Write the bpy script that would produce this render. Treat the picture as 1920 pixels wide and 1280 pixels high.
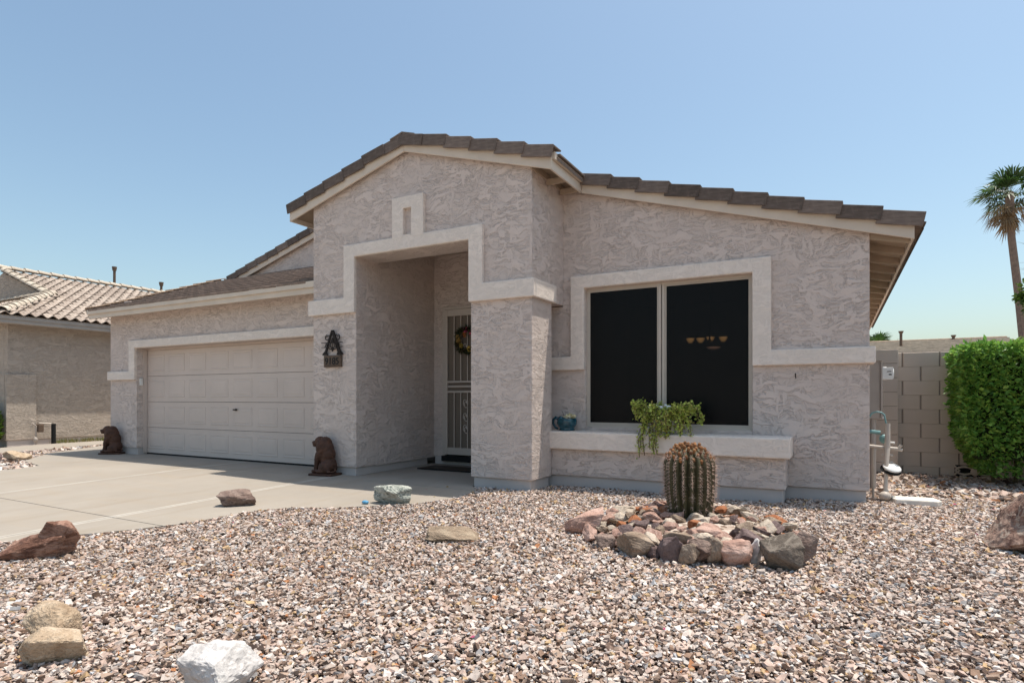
import bpy, bmesh, math, random
import numpy as np
from mathutils import Vector, Matrix, Euler, noise
R = math.radians
for o in list(bpy.data.objects): bpy.data.objects.remove(o)
S = bpy.context.scene
COL = S.collection

# ------------------------------------------------------------------ camera
cd = bpy.data.cameras.new('camera'); cam = bpy.data.objects.new('camera', cd); COL.objects.link(cam)
cam.location = (0, 0, 1.157); cam.rotation_euler = (R(90), 0, R(28.58))
cd.sensor_width = 36; cd.lens = 20.984; cd.shift_y = 0.0545; cd.clip_end = 3000; cd.clip_start = 0.05
S.camera = cam
# ------------------------------------------------------------------ sky and sun
SUN = Vector((0.215, 0.168, 1)).normalized()
W = bpy.data.worlds.new('World'); S.world = W; W.use_nodes = True
nt = W.node_tree; nt.nodes.clear()
sky = nt.nodes.new('ShaderNodeTexSky'); sky.sky_type = 'NISHITA'; sky.sun_disc = False
sky.sun_elevation = math.asin(SUN.z); sky.sun_rotation = math.atan2(SUN.x, SUN.y)
sky.altitude = 350; sky.air_density = 1.2; sky.dust_density = 3.0; sky.ozone_density = 1.0
bg = nt.nodes.new('ShaderNodeBackground'); bg.inputs[1].default_value = 0.087
wo = nt.nodes.new('ShaderNodeOutputWorld')
wb = nt.nodes.new('ShaderNodeMix'); wb.data_type = 'RGBA'; wb.blend_type = 'MULTIPLY'; wb.inputs[0].default_value = 1
wb.inputs[7].default_value = (.88, .935, .885, 1)          # hazy, slightly warm desert air
nt.links.new(sky.outputs[0], wb.inputs[6]); nt.links.new(wb.outputs[2], bg.inputs[0]); nt.links.new(bg.outputs[0], wo.inputs[0])
sd = bpy.data.lights.new('sun', 'SUN'); sd.energy = 2.45; sd.angle = R(0.53); sd.color = (1, .93, .83)
so = bpy.data.objects.new('sun', sd); COL.objects.link(so); so.rotation_euler = SUN.to_track_quat('Z', 'Y').to_euler()
so.location = (0, 0, 30)
S.view_settings.view_transform = 'Standard'; S.view_settings.look = 'None'
S.view_settings.exposure = 1.16; S.view_settings.gamma = 1; S.view_settings.use_curve_mapping = False

# ------------------------------------------------------------------ helpers
WM = {}
def place(o, parent=None, world=None):
    COL.objects.link(o)
    M = world if world is not None else Matrix.Identity(4)
    o.matrix_basis = M; WM[o.name] = M.copy()
    if parent is not None:
        o.parent = parent; o.matrix_parent_inverse = WM[parent.name].inverted()
    return o
def tag(o, label=None, cat=None, group=None, kind=None):
    if label: o['label'] = label
    if cat: o['category'] = cat
    if group: o['group'] = group
    if kind: o['kind'] = kind
    return o
def empty(name, loc, label=None, cat=None, group=None, rz=0.0):
    o = bpy.data.objects.new(name, None); o.empty_display_size = .1
    place(o, None, Matrix.Translation(loc) @ Matrix.Rotation(rz, 4, 'Z'))
    return tag(o, label, cat, group)
def T(x, y, z): return Matrix.Translation((x, y, z))
class MB:
    def __init__(s): s.v = []; s.f = []
    def add(s, vs, fs):
        n = len(s.v); s.v += [tuple(q) for q in vs]; s.f += [tuple(i + n for i in f) for f in fs]; return s
    def box(s, x0, x1, y0, y1, z0, z1):
        return s.add([(x0,y0,z0),(x1,y0,z0),(x1,y1,z0),(x0,y1,z0),(x0,y0,z1),(x1,y0,z1),(x1,y1,z1),(x0,y1,z1)],
                     [(0,3,2,1),(4,5,6,7),(0,1,5,4),(1,2,6,5),(2,3,7,6),(3,0,4,7)])
    def prism_y(s, poly, y0, y1):      # poly of (x,z), extruded along y
        n = len(poly)
        vs = [(x, y0, z) for x, z in poly] + [(x, y1, z) for x, z in poly]
        fs = [tuple(range(n)), tuple(range(2*n-1, n-1, -1))] + [(i, i+n, (i+1) % n + n, (i+1) % n) for i in range(n)]
        return s.add(vs, fs)
    def prism_z(s, poly, z0, z1):      # z may be callables of (x,y)
        n = len(poly); f = lambda z, x, y: z(x, y) if callable(z) else z
        vs = [(x, y, f(z0, x, y)) for x, y in poly] + [(x, y, f(z1, x, y)) for x, y in poly]
        fs = [tuple(range(n-1, -1, -1)), tuple(range(n, 2*n))] + [(i, (i+1) % n, (i+1) % n + n, i+n) for i in range(n)]
        return s.add(vs, fs)
    def prism_x(s, poly, x0, x1):
        n = len(poly)
        vs = [(x0, y, z) for y, z in poly] + [(x1, y, z) for y, z in poly]
        fs = [tuple(range(n)), tuple(range(2*n-1, n-1, -1))] + [(i, i+n, (i+1) % n + n, (i+1) % n) for i in range(n)]
        return s.add(vs, fs)
    def tube(s, pts, r, n=8, cap=True):
        pts = [Vector(p) for p in pts]; rs = r if isinstance(r, (list, tuple)) else [r]*len(pts)
        rings = []; up = None
        for i, p in enumerate(pts):
            d = (pts[min(i+1, len(pts)-1)] - pts[max(i-1, 0)]).normalized()
            if up is None: up = d.orthogonal().normalized()
            up = (up - d*up.dot(d)).normalized(); w = d.cross(up)
            rings.append([p + (up*math.cos(a) + w*math.sin(a))*rs[i] for a in [2*math.pi*k/n for k in range(n)]])
        vs = [v for r_ in rings for v in r_]; fs = []
        for i in range(len(pts)-1):
            for k in range(n): fs.append((i*n+k, i*n+(k+1) % n, (i+1)*n+(k+1) % n, (i+1)*n+k))
        if cap: fs += [tuple(range(n-1, -1, -1)), tuple(range((len(pts)-1)*n, len(pts)*n))]
        return s.add(vs, fs)
    def lathe(s, prof, c=(0,0,0), n=24):
        vs = []; fs = []
        for r, z in prof:
            for k in range(n):
                a = 2*math.pi*k/n; vs.append((c[0]+r*math.cos(a), c[1]+r*math.sin(a), c[2]+z))
        for i in range(len(prof)-1):
            for k in range(n): fs.append((i*n+k, i*n+(k+1) % n, (i+1)*n+(k+1) % n, (i+1)*n+k))
        fs += [tuple(range(n-1, -1, -1)), tuple(range((len(prof)-1)*n, len(prof)*n))]
        return s.add(vs, fs)
    def sphere(s, c, r, n=10, m=6, M=None):
        r = (r, r, r) if not isinstance(r, (tuple, list)) else r
        vs = []; fs = []
        for i in range(m+1):
            t = math.pi*i/m
            for k in range(n):
                a = 2*math.pi*k/n; q = Vector((math.sin(t)*math.cos(a)*r[0], math.sin(t)*math.sin(a)*r[1], math.cos(t)*r[2]))
                if M is not None: q = M @ q
                vs.append((c[0]+q.x, c[1]+q.y, c[2]+q.z))
        for i in range(m):
            for k in range(n): fs.append((i*n+k, (i+1)*n+k, (i+1)*n+(k+1) % n, i*n+(k+1) % n))
        return s.add(vs, fs)
    def mesh(s, name, smooth=False, bevel=0, seg=2):
        me = bpy.data.meshes.new(name); me.from_pydata(s.v, [], s.f)
        bm = bmesh.new(); bm.from_mesh(me)
        bmesh.ops.recalc_face_normals(bm, faces=bm.faces)
        if bevel:
            ed = [e for e in bm.edges if len(e.link_faces) == 2 and e.calc_face_angle(0) > .5]
            bmesh.ops.bevel(bm, geom=ed, offset=bevel, segments=seg, profile=.5, affect='EDGES')
        bm.to_mesh(me); bm.free()
        if smooth: me.shade_smooth()
        return me
    def build(s, name, m, parent=None, smooth=False, bevel=0, seg=2, world=None):
        me = s.mesh(name, smooth, bevel, seg); me.materials.append(m)
        return place(bpy.data.objects.new(name, me), parent, world)
def inst(name, me, M, parent=None):
    return place(bpy.data.objects.new(name, me), parent, M)
def raw_mesh(name, V, F, m, col=None, smooth=False):
    V = np.asarray(V, np.float32).reshape(-1, 3); F = np.asarray(F, np.int32); k = F.shape[1]
    me = bpy.data.meshes.new(name)
    me.vertices.add(len(V)); me.vertices.foreach_set('co', V.ravel())
    me.loops.add(F.size); me.loops.foreach_set('vertex_index', F.ravel())
    me.polygons.add(len(F)); me.polygons.foreach_set('loop_start', np.arange(0, F.size, k, dtype=np.int32))
    me.update(calc_edges=True); me.validate()
    if col is not None:
        a = me.attributes.new('tint', 'FLOAT_COLOR', 'POINT'); a.data.foreach_set('color', np.asarray(col, np.float32).ravel())
    me.materials.append(m)
    if smooth: me.shade_smooth()
    else: me.shade_flat()
    return me

# ------------------------------------------------------------------ materials
class NT:
    def __init__(s, name):
        s.m = bpy.data.materials.new(name); s.m.use_nodes = True; s.t = s.m.node_tree; s.t.nodes.clear()
        s.out = s.n('ShaderNodeOutputMaterial'); s.p = s.n('ShaderNodeBsdfPrincipled'); s.l(s.p.outputs[0], s.out.inputs[0])
    def n(s, ty, **k):
        q = s.t.nodes.new(ty)
        for a, b in k.items(): setattr(q, a, b)
        return q
    def l(s, a, b): s.t.links.new(a, b)
    def coord(s, kind='pos', scale=(1,1,1), rot=(0,0,0)):
        c = s.n('ShaderNodeNewGeometry').outputs['Position'] if kind == 'pos' else s.n('ShaderNodeTexCoord').outputs['Object']
        mp = s.n('ShaderNodeMapping'); mp.inputs['Scale'].default_value = scale; mp.inputs['Rotation'].default_value = rot
        s.l(c, mp.inputs['Vector']); return mp.outputs[0]
    def noise(s, vec, scale, detail=3, rough=.5, dist=0):
        q = s.n('ShaderNodeTexNoise'); q.inputs['Scale'].default_value = scale; q.inputs['Detail'].default_value = detail
        q.inputs['Roughness'].default_value = rough; q.inputs['Distortion'].default_value = dist
        s.l(vec, q.inputs['Vector']); return q.outputs['Fac']
    def ramp(s, fac, stops, interp='LINEAR'):
        q = s.n('ShaderNodeValToRGB'); e = q.color_ramp.elements; q.color_ramp.interpolation = interp
        while len(e) < len(stops): e.new(0.5)
        for i, (p, c) in enumerate(stops):
            e[i].position = p; e[i].color = (*(c if isinstance(c, (tuple, list)) else (c, c, c)), 1)
        s.l(fac, q.inputs[0]); return q.outputs[0]
    def mix(s, fac, a, b, mode='MIX'):
        q = s.n('ShaderNodeMix', data_type='RGBA', blend_type=mode)
        for sock, v in ((q.inputs[0], fac), (q.inputs[6], a), (q.inputs[7], b)):
            if hasattr(v, 'links'): s.l(v, sock)
            elif isinstance(v, (tuple, list)): sock.default_value = (*v, 1)
            else: sock.default_value = v
        return q.outputs[2]
    def math(s, op, a, b=0.0, c=None):
        q = s.n('ShaderNodeMath', operation=op)
        for i, v in enumerate((a, b, c)):
            if v is None: continue
            if hasattr(v, 'links'): s.l(v, q.inputs[i])
            else: q.inputs[i].default_value = v
        return q.outputs[0]
    def bump(s, h, strength, dist=.01):
        q = s.n('ShaderNodeBump'); q.inputs['Strength'].default_value = strength; q.inputs['Distance'].default_value = dist
        s.l(h, q.inputs['Height']); s.l(q.outputs[0], s.p.inputs['Normal']); return q
    def fin(s, col, rough=.85, spec=.3):
        if hasattr(col, 'links'): s.l(col, s.p.inputs['Base Color'])
        else: s.p.inputs['Base Color'].default_value = (*col, 1)
        s.p.inputs['Roughness'].default_value = rough; s.p.inputs['Specular IOR Level'].default_value = spec
        return s.m
def sc(c, k): return tuple(min(1, x*k) for x in c)

def stucco(name, base, amp=1.0, scale=1.0):
    t = NT(name); v = t.coord('pos')
    # large warp, then trowelled plateaus with crisp lips
    w = t.n('ShaderNodeTexNoise'); w.inputs['Scale'].default_value = 3.0*scale; w.inputs['Detail'].default_value = 3; t.l(v, w.inputs['Vector'])
    va = t.n('ShaderNodeVectorMath', operation='MULTIPLY_ADD'); t.l(w.outputs['Color'], va.inputs[0]); va.inputs[1].default_value = (.28,.28,.28); t.l(v, va.inputs[2])
    def plate(sx, rot, lo, hi, s, det=3, dist=.6):
        mp = t.n('ShaderNodeMapping'); mp.inputs['Scale'].default_value = sx; mp.inputs['Rotation'].default_value = rot; t.l(va.outputs[0], mp.inputs['Vector'])
        return t.ramp(t.noise(mp.outputs[0], s*scale, det, .6, dist), [(lo, 0.0), (hi, 1.0)])
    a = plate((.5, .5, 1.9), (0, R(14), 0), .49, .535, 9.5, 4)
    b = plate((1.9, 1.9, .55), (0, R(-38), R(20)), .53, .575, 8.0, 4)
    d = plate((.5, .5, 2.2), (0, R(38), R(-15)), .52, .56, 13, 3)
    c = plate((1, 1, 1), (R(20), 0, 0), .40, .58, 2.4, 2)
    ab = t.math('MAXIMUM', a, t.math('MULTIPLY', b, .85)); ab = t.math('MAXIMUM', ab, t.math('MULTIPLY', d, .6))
    fine = t.noise(v, 60, 3, .65)
    h = t.math('ADD', t.math('MULTIPLY', ab, t.math('MULTIPLY_ADD', c, .6, .4)), t.math('MULTIPLY', fine, .30))
    big = t.noise(v, .9, 3, .6)
    col = t.mix(t.math('MULTIPLY', ab, t.math('MULTIPLY_ADD', c, .45, .3)), sc(base, .89), sc(base, 1.065))  # plateaus paler, hollows darker: relief shading mixed into the base colour
    col = t.mix(t.ramp(big, [(.3, 0.0), (.7, .5)]), col, sc(base, .92))
    t.bump(h, .72*amp, .021)
    return t.fin(col, .93, .15)
def plain(name, base, rough=.7, var=.12, scale=6, bump=.15, bs=40, kind='pos', spec=.3, metal=0):
    t = NT(name); v = t.coord(kind)
    col = t.mix(t.ramp(t.noise(v, scale, 5, .6), [(.3, 0.0), (.7, 1.0)]), sc(base, 1-var), sc(base, 1+var))
    if bump: t.bump(t.noise(v, bs, 4, .6), bump, .01)
    t.p.inputs['Metallic'].default_value = metal
    return t.fin(col, rough, spec)
def tilemat(name, c1, c2, streak=True):
    t = NT(name); oi = t.n('ShaderNodeObjectInfo'); v = t.coord('obj', (2, 14, 14)); g = t.coord('obj', (5, 5, 5))
    col = t.mix(oi.outputs['Random'], c1, c2)
    st = t.ramp(t.noise(v, 3.0, 4, .65), [(.28, .62), (.72, 1.3)])
    col = t.mix(1.0, col, st, 'MULTIPLY')
    col = t.mix(t.ramp(t.noise(g, 2.2, 4, .7), [(.52, 0.0), (.78, .45)]), col, sc(c2, 1.5))
    t.bump(t.noise(v, 6, 4, .6), .35, .012)
    return t.fin(col, .9, .2)
def rockmat(name, cols, scale=6, vein=None, rough=.85, bump=.6, streak=(1,1,1)):
    t = NT(name); v = t.coord('obj', streak); oi = t.n('ShaderNodeObjectInfo')
    of = t.n('ShaderNodeVectorMath', operation='ADD'); t.l(v, of.inputs[0])
    cm = t.n('ShaderNodeCombineXYZ'); t.l(t.math('MULTIPLY', oi.outputs['Random'], 37.0), cm.inputs[0]); t.l(cm.outputs[0], of.inputs[1]); v = of.outputs[0]
    n = len(cols); f = t.noise(v, scale, 6, .62, .6)
    col = t.ramp(f, [(.28 + .44*i/(max(1, n-1)), c) for i, c in enumerate(cols)])
    sp = t.noise(v, scale*9, 3, .6)
    col = t.mix(t.ramp(sp, [(.35, .35), (.5, 0.0)]), col, sc(cols[0], .45))
    if vein:
        vf = t.ramp(t.noise(v, scale*.7, 4, .6, 2.2), [(.47, 0.0), (.5, 1.0), (.53, 0.0)])
        col = t.mix(vf, col, vein)
    hh = t.math('ADD', t.noise(v, scale*2.5, 6, .65, .4), t.math('MULTIPLY', sp, .35))
    t.bump(hh, bump, .03)
    return t.fin(col, rough, .25)

M = {}
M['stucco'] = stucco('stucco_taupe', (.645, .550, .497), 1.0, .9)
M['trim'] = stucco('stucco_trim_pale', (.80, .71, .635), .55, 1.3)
M['stem'] = plain('painted_foundation', (.50, .455, .43), .8, .06, 3, .1)
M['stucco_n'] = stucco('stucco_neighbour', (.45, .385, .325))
M['fascia'] = plain('fascia_cream', (.62, .535, .445), .6, .07, 3, .06, 20)
M['fascia_n'] = plain('fascia_neighbour_grey', (.36, .325, .29), .6, .07, 3, .06)
M['rafter'] = plain('rafter_brown_paint', (.40, .315, .235), .7, .1, 4, .1)
M['tile'] = tilemat('concrete_roof_tile_brown', (.105, .083, .071), (.205, .162, .138))
M['tile_g'] = tilemat('concrete_roof_tile_garage', (.20, .155, .13), (.235, .18, .15))
M['cap'] = tilemat('concrete_roof_cap_tan', (.34, .25, .185), (.45, .345, .26))
M['tile_n'] = tilemat('concrete_s_tile_pinkish', (.33, .265, .22), (.48, .40, .335))
M['tile_nc'] = tilemat('concrete_ridge_cap_pale', (.44, .375, .30), (.54, .47, .385))
M['deck'] = plain('roof_deck_brown', (.27, .21, .155), .9, .1)
M['gdoor'] = plain('garage_door_beige', (.58, .49, .435), .5, .05, 1.5, .04, 60, spec=.35)
M['concrete'] = None
M['frame'] = plain('window_frame_tan', (.50, .44, .375), .4, .04, 3, 0)
M['iron'] = plain('security_door_beige_paint', (.52, .455, .40), .45, .04, 3, 0)
M['black'] = plain('black_rubber_and_shade', (.012, .012, .012), .85, .2, 20, .2)
M['darkmetal'] = plain('dark_bronze_metal', (.018, .011, .009), .5, .2, 20, .1, metal=.3)
M['plaque'] = plain('plaque_brown_wood', (.115, .078, .055), .7, .2, 20, .2)
M['numeral'] = plain('numeral_black', (.006, .006, .006), .5, .1, 10, 0)
M['white'] = plain('white_plastic', (.75, .75, .73), .4, .03, 5, 0)
M['lion'] = plain('rusty_brown_cast', (.075, .034, .021), .62, .35, 14, .5, 45, 'obj')
M['steel'] = plain('painted_pipe_beige', (.48, .42, .36), .45, .1, 8, .05)
M['panelbox'] = plain('utility_box_taupe', (.40, .35, .31), .55, .05, 6, .05)
M['teal'] = plain('glazed_teal_ceramic', (.012, .075, .105), .18, .5, 14, .05, 30, spec=.6)
M['hose'] = plain('teal_hose', (.18, .33, .33), .4, .1, 10, 0)
M['pot'] = plain('white_ceramic_pot', (.72, .70, .66), .45, .06, 8, .1)
M['cream'] = plain('cream_petals', (.80, .74, .48), .7, .15, 30, .1)
M['lid'] = plain('concrete_lid', (.66, .61, .54), .9, .08, 10, .3)
M['joint'] = plain('joint_fill', (.28, .24, .20), .95, .1)
def blockmat():
    t = NT('concrete_block_taupe'); v = t.coord('pos'); oi = t.n('ShaderNodeObjectInfo')
    c = t.mix(oi.outputs['Random'], (.64, .54, .465), (.68, .575, .495))
    c = t.mix(t.ramp(t.noise(v, 5, 5, .65), [(.3, 0.0), (.75, .3)]), c, (.54, .45, .385))
    t.bump(t.noise(v, 90, 4, .7), .45, .012); return t.fin(c, .95, .15)
M['block'] = blockmat()
M['mortar'] = plain('mortar_painted', (.34, .285, .245), .95, .1, 20, .4, 90)
def concrete():
    t = NT('driveway_concrete'); v = t.coord('pos'); vs = t.coord('pos', (.6, 2.5, 1))
    c = t.mix(t.ramp(t.noise(v, .8, 6, .65), [(.3, 0.0), (.72, 1.0)]), (.29, .255, .215), (.345, .307, .262))
    c = t.mix(t.ramp(t.noise(vs, 1.3, 5, .6, .5), [(.5, 0.0), (.75, .45)]), c, (.33, .27, .205))
    c = t.mix(t.ramp(t.noise(t.coord('pos', (2.2, .35, 1)), 1.6, 4, .6), [(.52, 0.0), (.72, .5)]), c, (.27, .225, .175))
    c = t.mix(t.ramp(t.noise(v, 2.6, 5, .7, 1.0), [(.66, 0.0), (.74, .35)]), c, (.22, .18, .14))
    c = t.mix(t.ramp(t.noise(v, 55, 3, .7), [(.62, 0.0), (.8, .3)]), c, (.26, .22, .17))
    sx = t.n('ShaderNodeSeparateXYZ'); t.l(v, sx.inputs[0])
    for jx, w_ in ((-6.48, .055), (-9.33, .045)):           # trowelled pale borders along the joints
        near = t.math('LESS_THAN', t.math('ABSOLUTE', t.math('SUBTRACT', sx.outputs[0], jx)), w_)
        c = t.mix(t.math('MULTIPLY', near, t.ramp(t.noise(v, 2.5, 3), [(.3, .35), (.7, .9)])), c, (.46, .425, .375))
    t.bump(t.math('ADD', t.noise(v, 120, 3, .7), t.math('MULTIPLY', t.noise(v, 3, 3), .4)), .14, .01)
    return t.fin(c, .9, .2)
M['concrete'] = concrete()
def groundmat():
    t = NT('gravel_bed_soil'); v = t.coord('pos')
    f = t.n('ShaderNodeTexVoronoi'); f.inputs['Scale'].default_value = 22; t.l(v, f.inputs['Vector'])
    c = t.ramp(f.outputs['Color'], [(.1, (.16, .11, .08)), (.4, (.40, .32, .265)), (.8, (.54, .47, .41))])
    t.bump(f.outputs['Distance'], .8, .02); t.bump
    return t.fin(c, .95, .1)
M['ground'] = groundmat()
def tintmat(name, rough=.88, spec=.25, var=.25, transl=0):
    t = NT(name); at = t.n('ShaderNodeAttribute'); at.attribute_name = 'tint'
    v = t.coord('pos'); c = t.mix(1.0, at.outputs['Color'], t.ramp(t.noise(v, 60, 4, .65), [(.25, 1-var), (.75, 1+var)]), 'MULTIPLY')
    if transl:
        t.fin(c, rough, spec); tr = t.n('ShaderNodeBsdfTranslucent'); t.l(c, tr.inputs[0])
        mx = t.n('ShaderNodeMixShader'); mx.inputs[0].default_value = transl
        t.l(t.p.outputs[0], mx.inputs[1]); t.l(tr.outputs[0], mx.inputs[2]); t.l(mx.outputs[0], t.out.inputs[0]); return t.m
    t.bump(t.noise(v, 90, 3, .6), .3, .008)
    return t.fin(c, rough, spec)
M['pebble'] = tintmat('crushed_gravel')
M['leaf'] = tintmat('leaf_green', .42, .45, .12, .35)
M['dryleaf'] = tintmat('dry_frond', .8, .2, .2, .2)
M['spine'] = tintmat('cactus_spine', .5, .3, .1)
M['petal'] = tintmat('flower_petals', .7, .2, .1, .2)
M['stem_g'] = plain('plant_stem', (.11, .085, .05), .8, .2)
M['trunk'] = plain('palm_trunk_bark', (.20, .145, .115), .9, .25, 8, .6, 20)
def cactusmat():
    t = NT('cactus_skin'); v = t.coord('obj')
    c = t.mix(t.ramp(t.noise(v, 7, 5, .6), [(.35, 0.0), (.7, 1.0)]), (.045, .042, .019), (.09, .078, .036))
    c = t.mix(t.ramp(t.noise(v, 2.5, 3), [(.5, 0.0), (.7, .6)]), c, (.10, .07, .04))
    t.bump(t.noise(v, 60, 3), .15, .01); return t.fin(c, .6, .35)
M['cactus'] = cactusmat()
def screenmat():
    t = NT('dark_solar_screen_glass'); t.fin((.008, .008, .009), .32, .25)
    tr = t.n('ShaderNodeBsdfTransparent'); tr.inputs[0].default_value = (.42, .40, .38, 1)
    mx = t.n('ShaderNodeMixShader'); mx.inputs[0].default_value = .5
    t.l(t.p.outputs[0], mx.inputs[1]); t.l(tr.outputs[0], mx.inputs[2]); t.l(mx.outputs[0], t.out.inputs[0]); return t.m
M['glass'] = screenmat()
def meshscreen():
    t = NT('dark_insect_mesh'); t.fin((.19, .155, .125), .8, .1); return t.m
M['mesh'] = meshscreen()
def emit(name, c, s):
    t = NT(name); t.p.inputs['Emission Color'].default_value = (*c, 1); t.p.inputs['Emission Strength'].default_value = s
    return t.fin(sc(c, .5), .5)
def soft_lamp(name, c, k):
    t = NT(name); lw = t.n('ShaderNodeLayerWeight'); lw.inputs[0].default_value = .5
    t.p.inputs['Emission Color'].default_value = (*c, 1); f = t.ramp(lw.outputs['Facing'], [(.0, 1.0), (.75, .12)])
    t.l(t.math('MULTIPLY', f, k), t.p.inputs['Emission Strength']); return t.fin(sc(c, .3), .5)
M['lampshade'] = soft_lamp('lit_lampshade', (1, .60, .25), 1.1)
M['lampbowl'] = soft_lamp('lit_lamp_bowl', (1, .60, .45), .5)
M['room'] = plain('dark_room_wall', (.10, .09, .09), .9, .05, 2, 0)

# ------------------------------------------------------------------ terrain
def gz(x, y): return -0.02*max(0.0, 6.3 - y)
ys = [-60, -20, -6, 0, 2, 4, 6.3, 9, 14, 30, 90, 300]; xs = [-300, -60, -22, -14, -10, -6, -3, 0, 3, 8, 30, 300]
V = [(x, y, (gz(x, max(y, -20)) - .045)) for y in ys for x in xs]; n = len(xs)
F = [(j*n+i, j*n+i+1, (j+1)*n+i+1, (j+1)*n+i) for j in range(len(ys)-1) for i in range(n-1)]
g = MB().add(V, F).build('ground', M['ground']); tag(g, 'brown soil bed under the gravel yard', kind='structure')

soilm = plain('dark_soil', (.085, .058, .042), .95, .3, 20, .5, 60)
sl_ = MB()
for (xa, xb, ya, yb) in ((-7.4, 6.0, .4, 6.3), (-7.4, 6.0, 6.3, 11.0), (-16.3, -11.7, 3.0, 6.3), (-16.3, -11.7, 6.3, 9.4)):
    sl_.add([(xa,ya,gz(0,ya)-.036),(xb,ya,gz(0,ya)-.036),(xb,yb,gz(0,yb)-.036),(xa,yb,gz(0,yb)-.036)], [(0,1,2,3)])
tag(sl_.build('soil', soilm), 'dark soil showing between the gravel stones', kind='structure')
# driveway cut into slabs by its joints
DRIVE = [(-4.2,8.62),(-4.2,6.62),(-3.97,6.35),(-3.89,5.95),(-3.9,5.70),(-4.1,5.30),(-4.45,5.0),(-4.78,4.72),(-5.12,4.57),(-5.34,4.34),(-5.44,4.08),
         (-5.47,3.8),(-5.56,3.47),(-5.72,3.17),(-5.99,2.79),(-6.26,2.38),(-6.6,1.7),(-6.9,.5),(-7.2,-6),(-12.2,-6),(-12.05,3),(-12.01,4.73),(-12.14,5.16),(-13.2,5.37),(-14.34,6.22),
         (-15.7,8.15),(-15.7,9.4),(-13.3,9.4),(-13.3,7.3),(-6.3,7.3),(-6.3,8.62)]
drv = MB().prism_z(DRIVE[::-1], lambda x, y: gz(x, y)-.3, lambda x, y: gz(x, y)-.014).build('driveway', M['joint'])
# keep the slope break clean: the base is hidden under the slabs
tag(drv, 'pale concrete driveway and front walk with saw-cut joints', kind='structure')
cutx = [-40, -9.33, -6.48, 40]; cuty = [-40, -1.5, 3.38, 6.3, 40]
for i in range(len(cutx)-1):
    for j in range(len(cuty)-1):
        bm = bmesh.new(); vs = [bm.verts.new((x, y, 0)) for x, y in DRIVE]; bm.faces.new(vs)
        gap = .006
        for co, no in (((cutx[i]+gap,0,0),(-1,0,0)), ((cutx[i+1]-gap,0,0),(1,0,0)), ((0,cuty[j]+gap,0),(0,-1,0)), ((0,cuty[j+1]-gap,0),(0,1,0))):
            bmesh.ops.bisect_plane(bm, geom=bm.verts[:]+bm.edges[:]+bm.faces[:], plane_co=co, plane_no=no, clear_outer=True)
        if not bm.faces: bm.free(); continue
        for v in bm.verts: v.co.z = gz(v.co.x, v.co.y)
        bmesh.ops.recalc_face_normals(bm, faces=bm.faces)
        for f in bm.faces:
            if f.normal.z < 0: f.normal_flip()
        r = bmesh.ops.extrude_face_region(bm, geom=bm.faces[:])
        for e in r['geom']:
            if isinstance(e, bmesh.types.BMVert): e.co.z -= .012
        bmesh.ops.recalc_face_normals(bm, faces=bm.faces)
        me = bpy.data.meshes.new('slab'); bm.to_mesh(me); bm.free(); me.materials.append(M['concrete'])
        place(bpy.data.objects.new('slab', me), drv)
npath = MB().prism_z([(-15.1,5.4),(-15.75,8.0),(-16.0,9.6),(-17.1,9.6),(-17.0,7.2),(-16.6,5.4)], lambda x, y: gz(x,y)-.06, lambda x, y: gz(x,y)+.012).build('path', M['concrete'])
tag(npath, 'narrow concrete side path along the neighbouring wall', kind='structure')

# ------------------------------------------------------------------ the house
house = empty('house', (-5.0, 8.0, 0), 'single-storey taupe stucco house with brown tile roof and raised entry gable', 'house')
PM = .2916; AX = -5.261
def zb(x): return 4.5545 - PM*abs(x-AX)                 # underside line of the rake boards
Yc, Yw, Yg = 6.618, 7.581, 6.971
ST = .13
# garage front wall (opening is a notch)
MB().prism_y([(-13.39,.14),(-12.442,.14),(-12.442,2.149),(-7.16,2.149),(-7.16,.14),(-7.0,.14),(-7.0,2.95),(-13.39,2.95)], Yg, 7.24).build('wall', M['stucco'], house)
MB().box(-13.36,-12.46, Yg+.03, 7.6, -.1, .14).build('foundation', M['stem'], house, bevel=.006)
MB().box(-13.388,-13.18, 7.242, 16, -.1, 3.2).build('wall', M['stucco'], house)                  # garage side wall
MB().box(-12.38,-7.2, 7.36, 7.45, 0, 2.4).build('wall', M['room'], house)                        # closes the garage behind its door
MB().box(-12.44,-7.18, 7.19, 7.345, 2.112, 2.148).build('door_head', M['gdoor'], house)
# entry block: front with its opening, gable on top
zt = lambda x: zb(x) + .06
MB().prism_y([(-7.095,.118),(-6.22,.118),(-6.22,3.222),(-4.222,3.222),(-4.222,.118),(-3.324,.118),(-3.324,zt(-3.324)),(AX,zt(AX)),(-7.095,zt(-7.095))], Yc, Yc+.5).build('wall', M['stucco'], house, bevel=.012)
MB().box(-4.223,-3.3225, Yc+.45, 7.203, .116, 2.42).build('wall', M['stucco'], house, bevel=.012)          # rear half of the free column
MB().box(-7.096,-6.2185, Yc+.45, 12, .117, 3.9).build('wall', M['stucco'], house)                           # left porch wall
MB().prism_y([(-4.222,2.421),(-3.3225,2.421),(-3.3225,zt(-3.3225)),(-4.222,zt(-4.222))], Yc+.45, Yw+.02).build('wall', M['stucco'], house)   # beam above the side gap
MB().box(-7.06,-6.25, Yc+.03, 8.4, -.1, .118).build('foundation', M['stem'], house, bevel=.006)
MB().box(-4.19,-3.356, Yc+.03, 7.173, -.1, .118).build('foundation', M['stem'], house, bevel=.006)
MB().box(-6.217,-4.225, Yc+.503, 8.9, 3.62, 3.70).build('porch_ceiling', M['stucco'], house)
MB().box(-6.217,-6.02, 8.553, 8.75, .14, 3.618).build('wall', M['stucco'], house)
MB().box(-6.02,-4.0, 8.553, 8.75, 2.715, 3.618).build('wall', M['stucco'], house)
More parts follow.
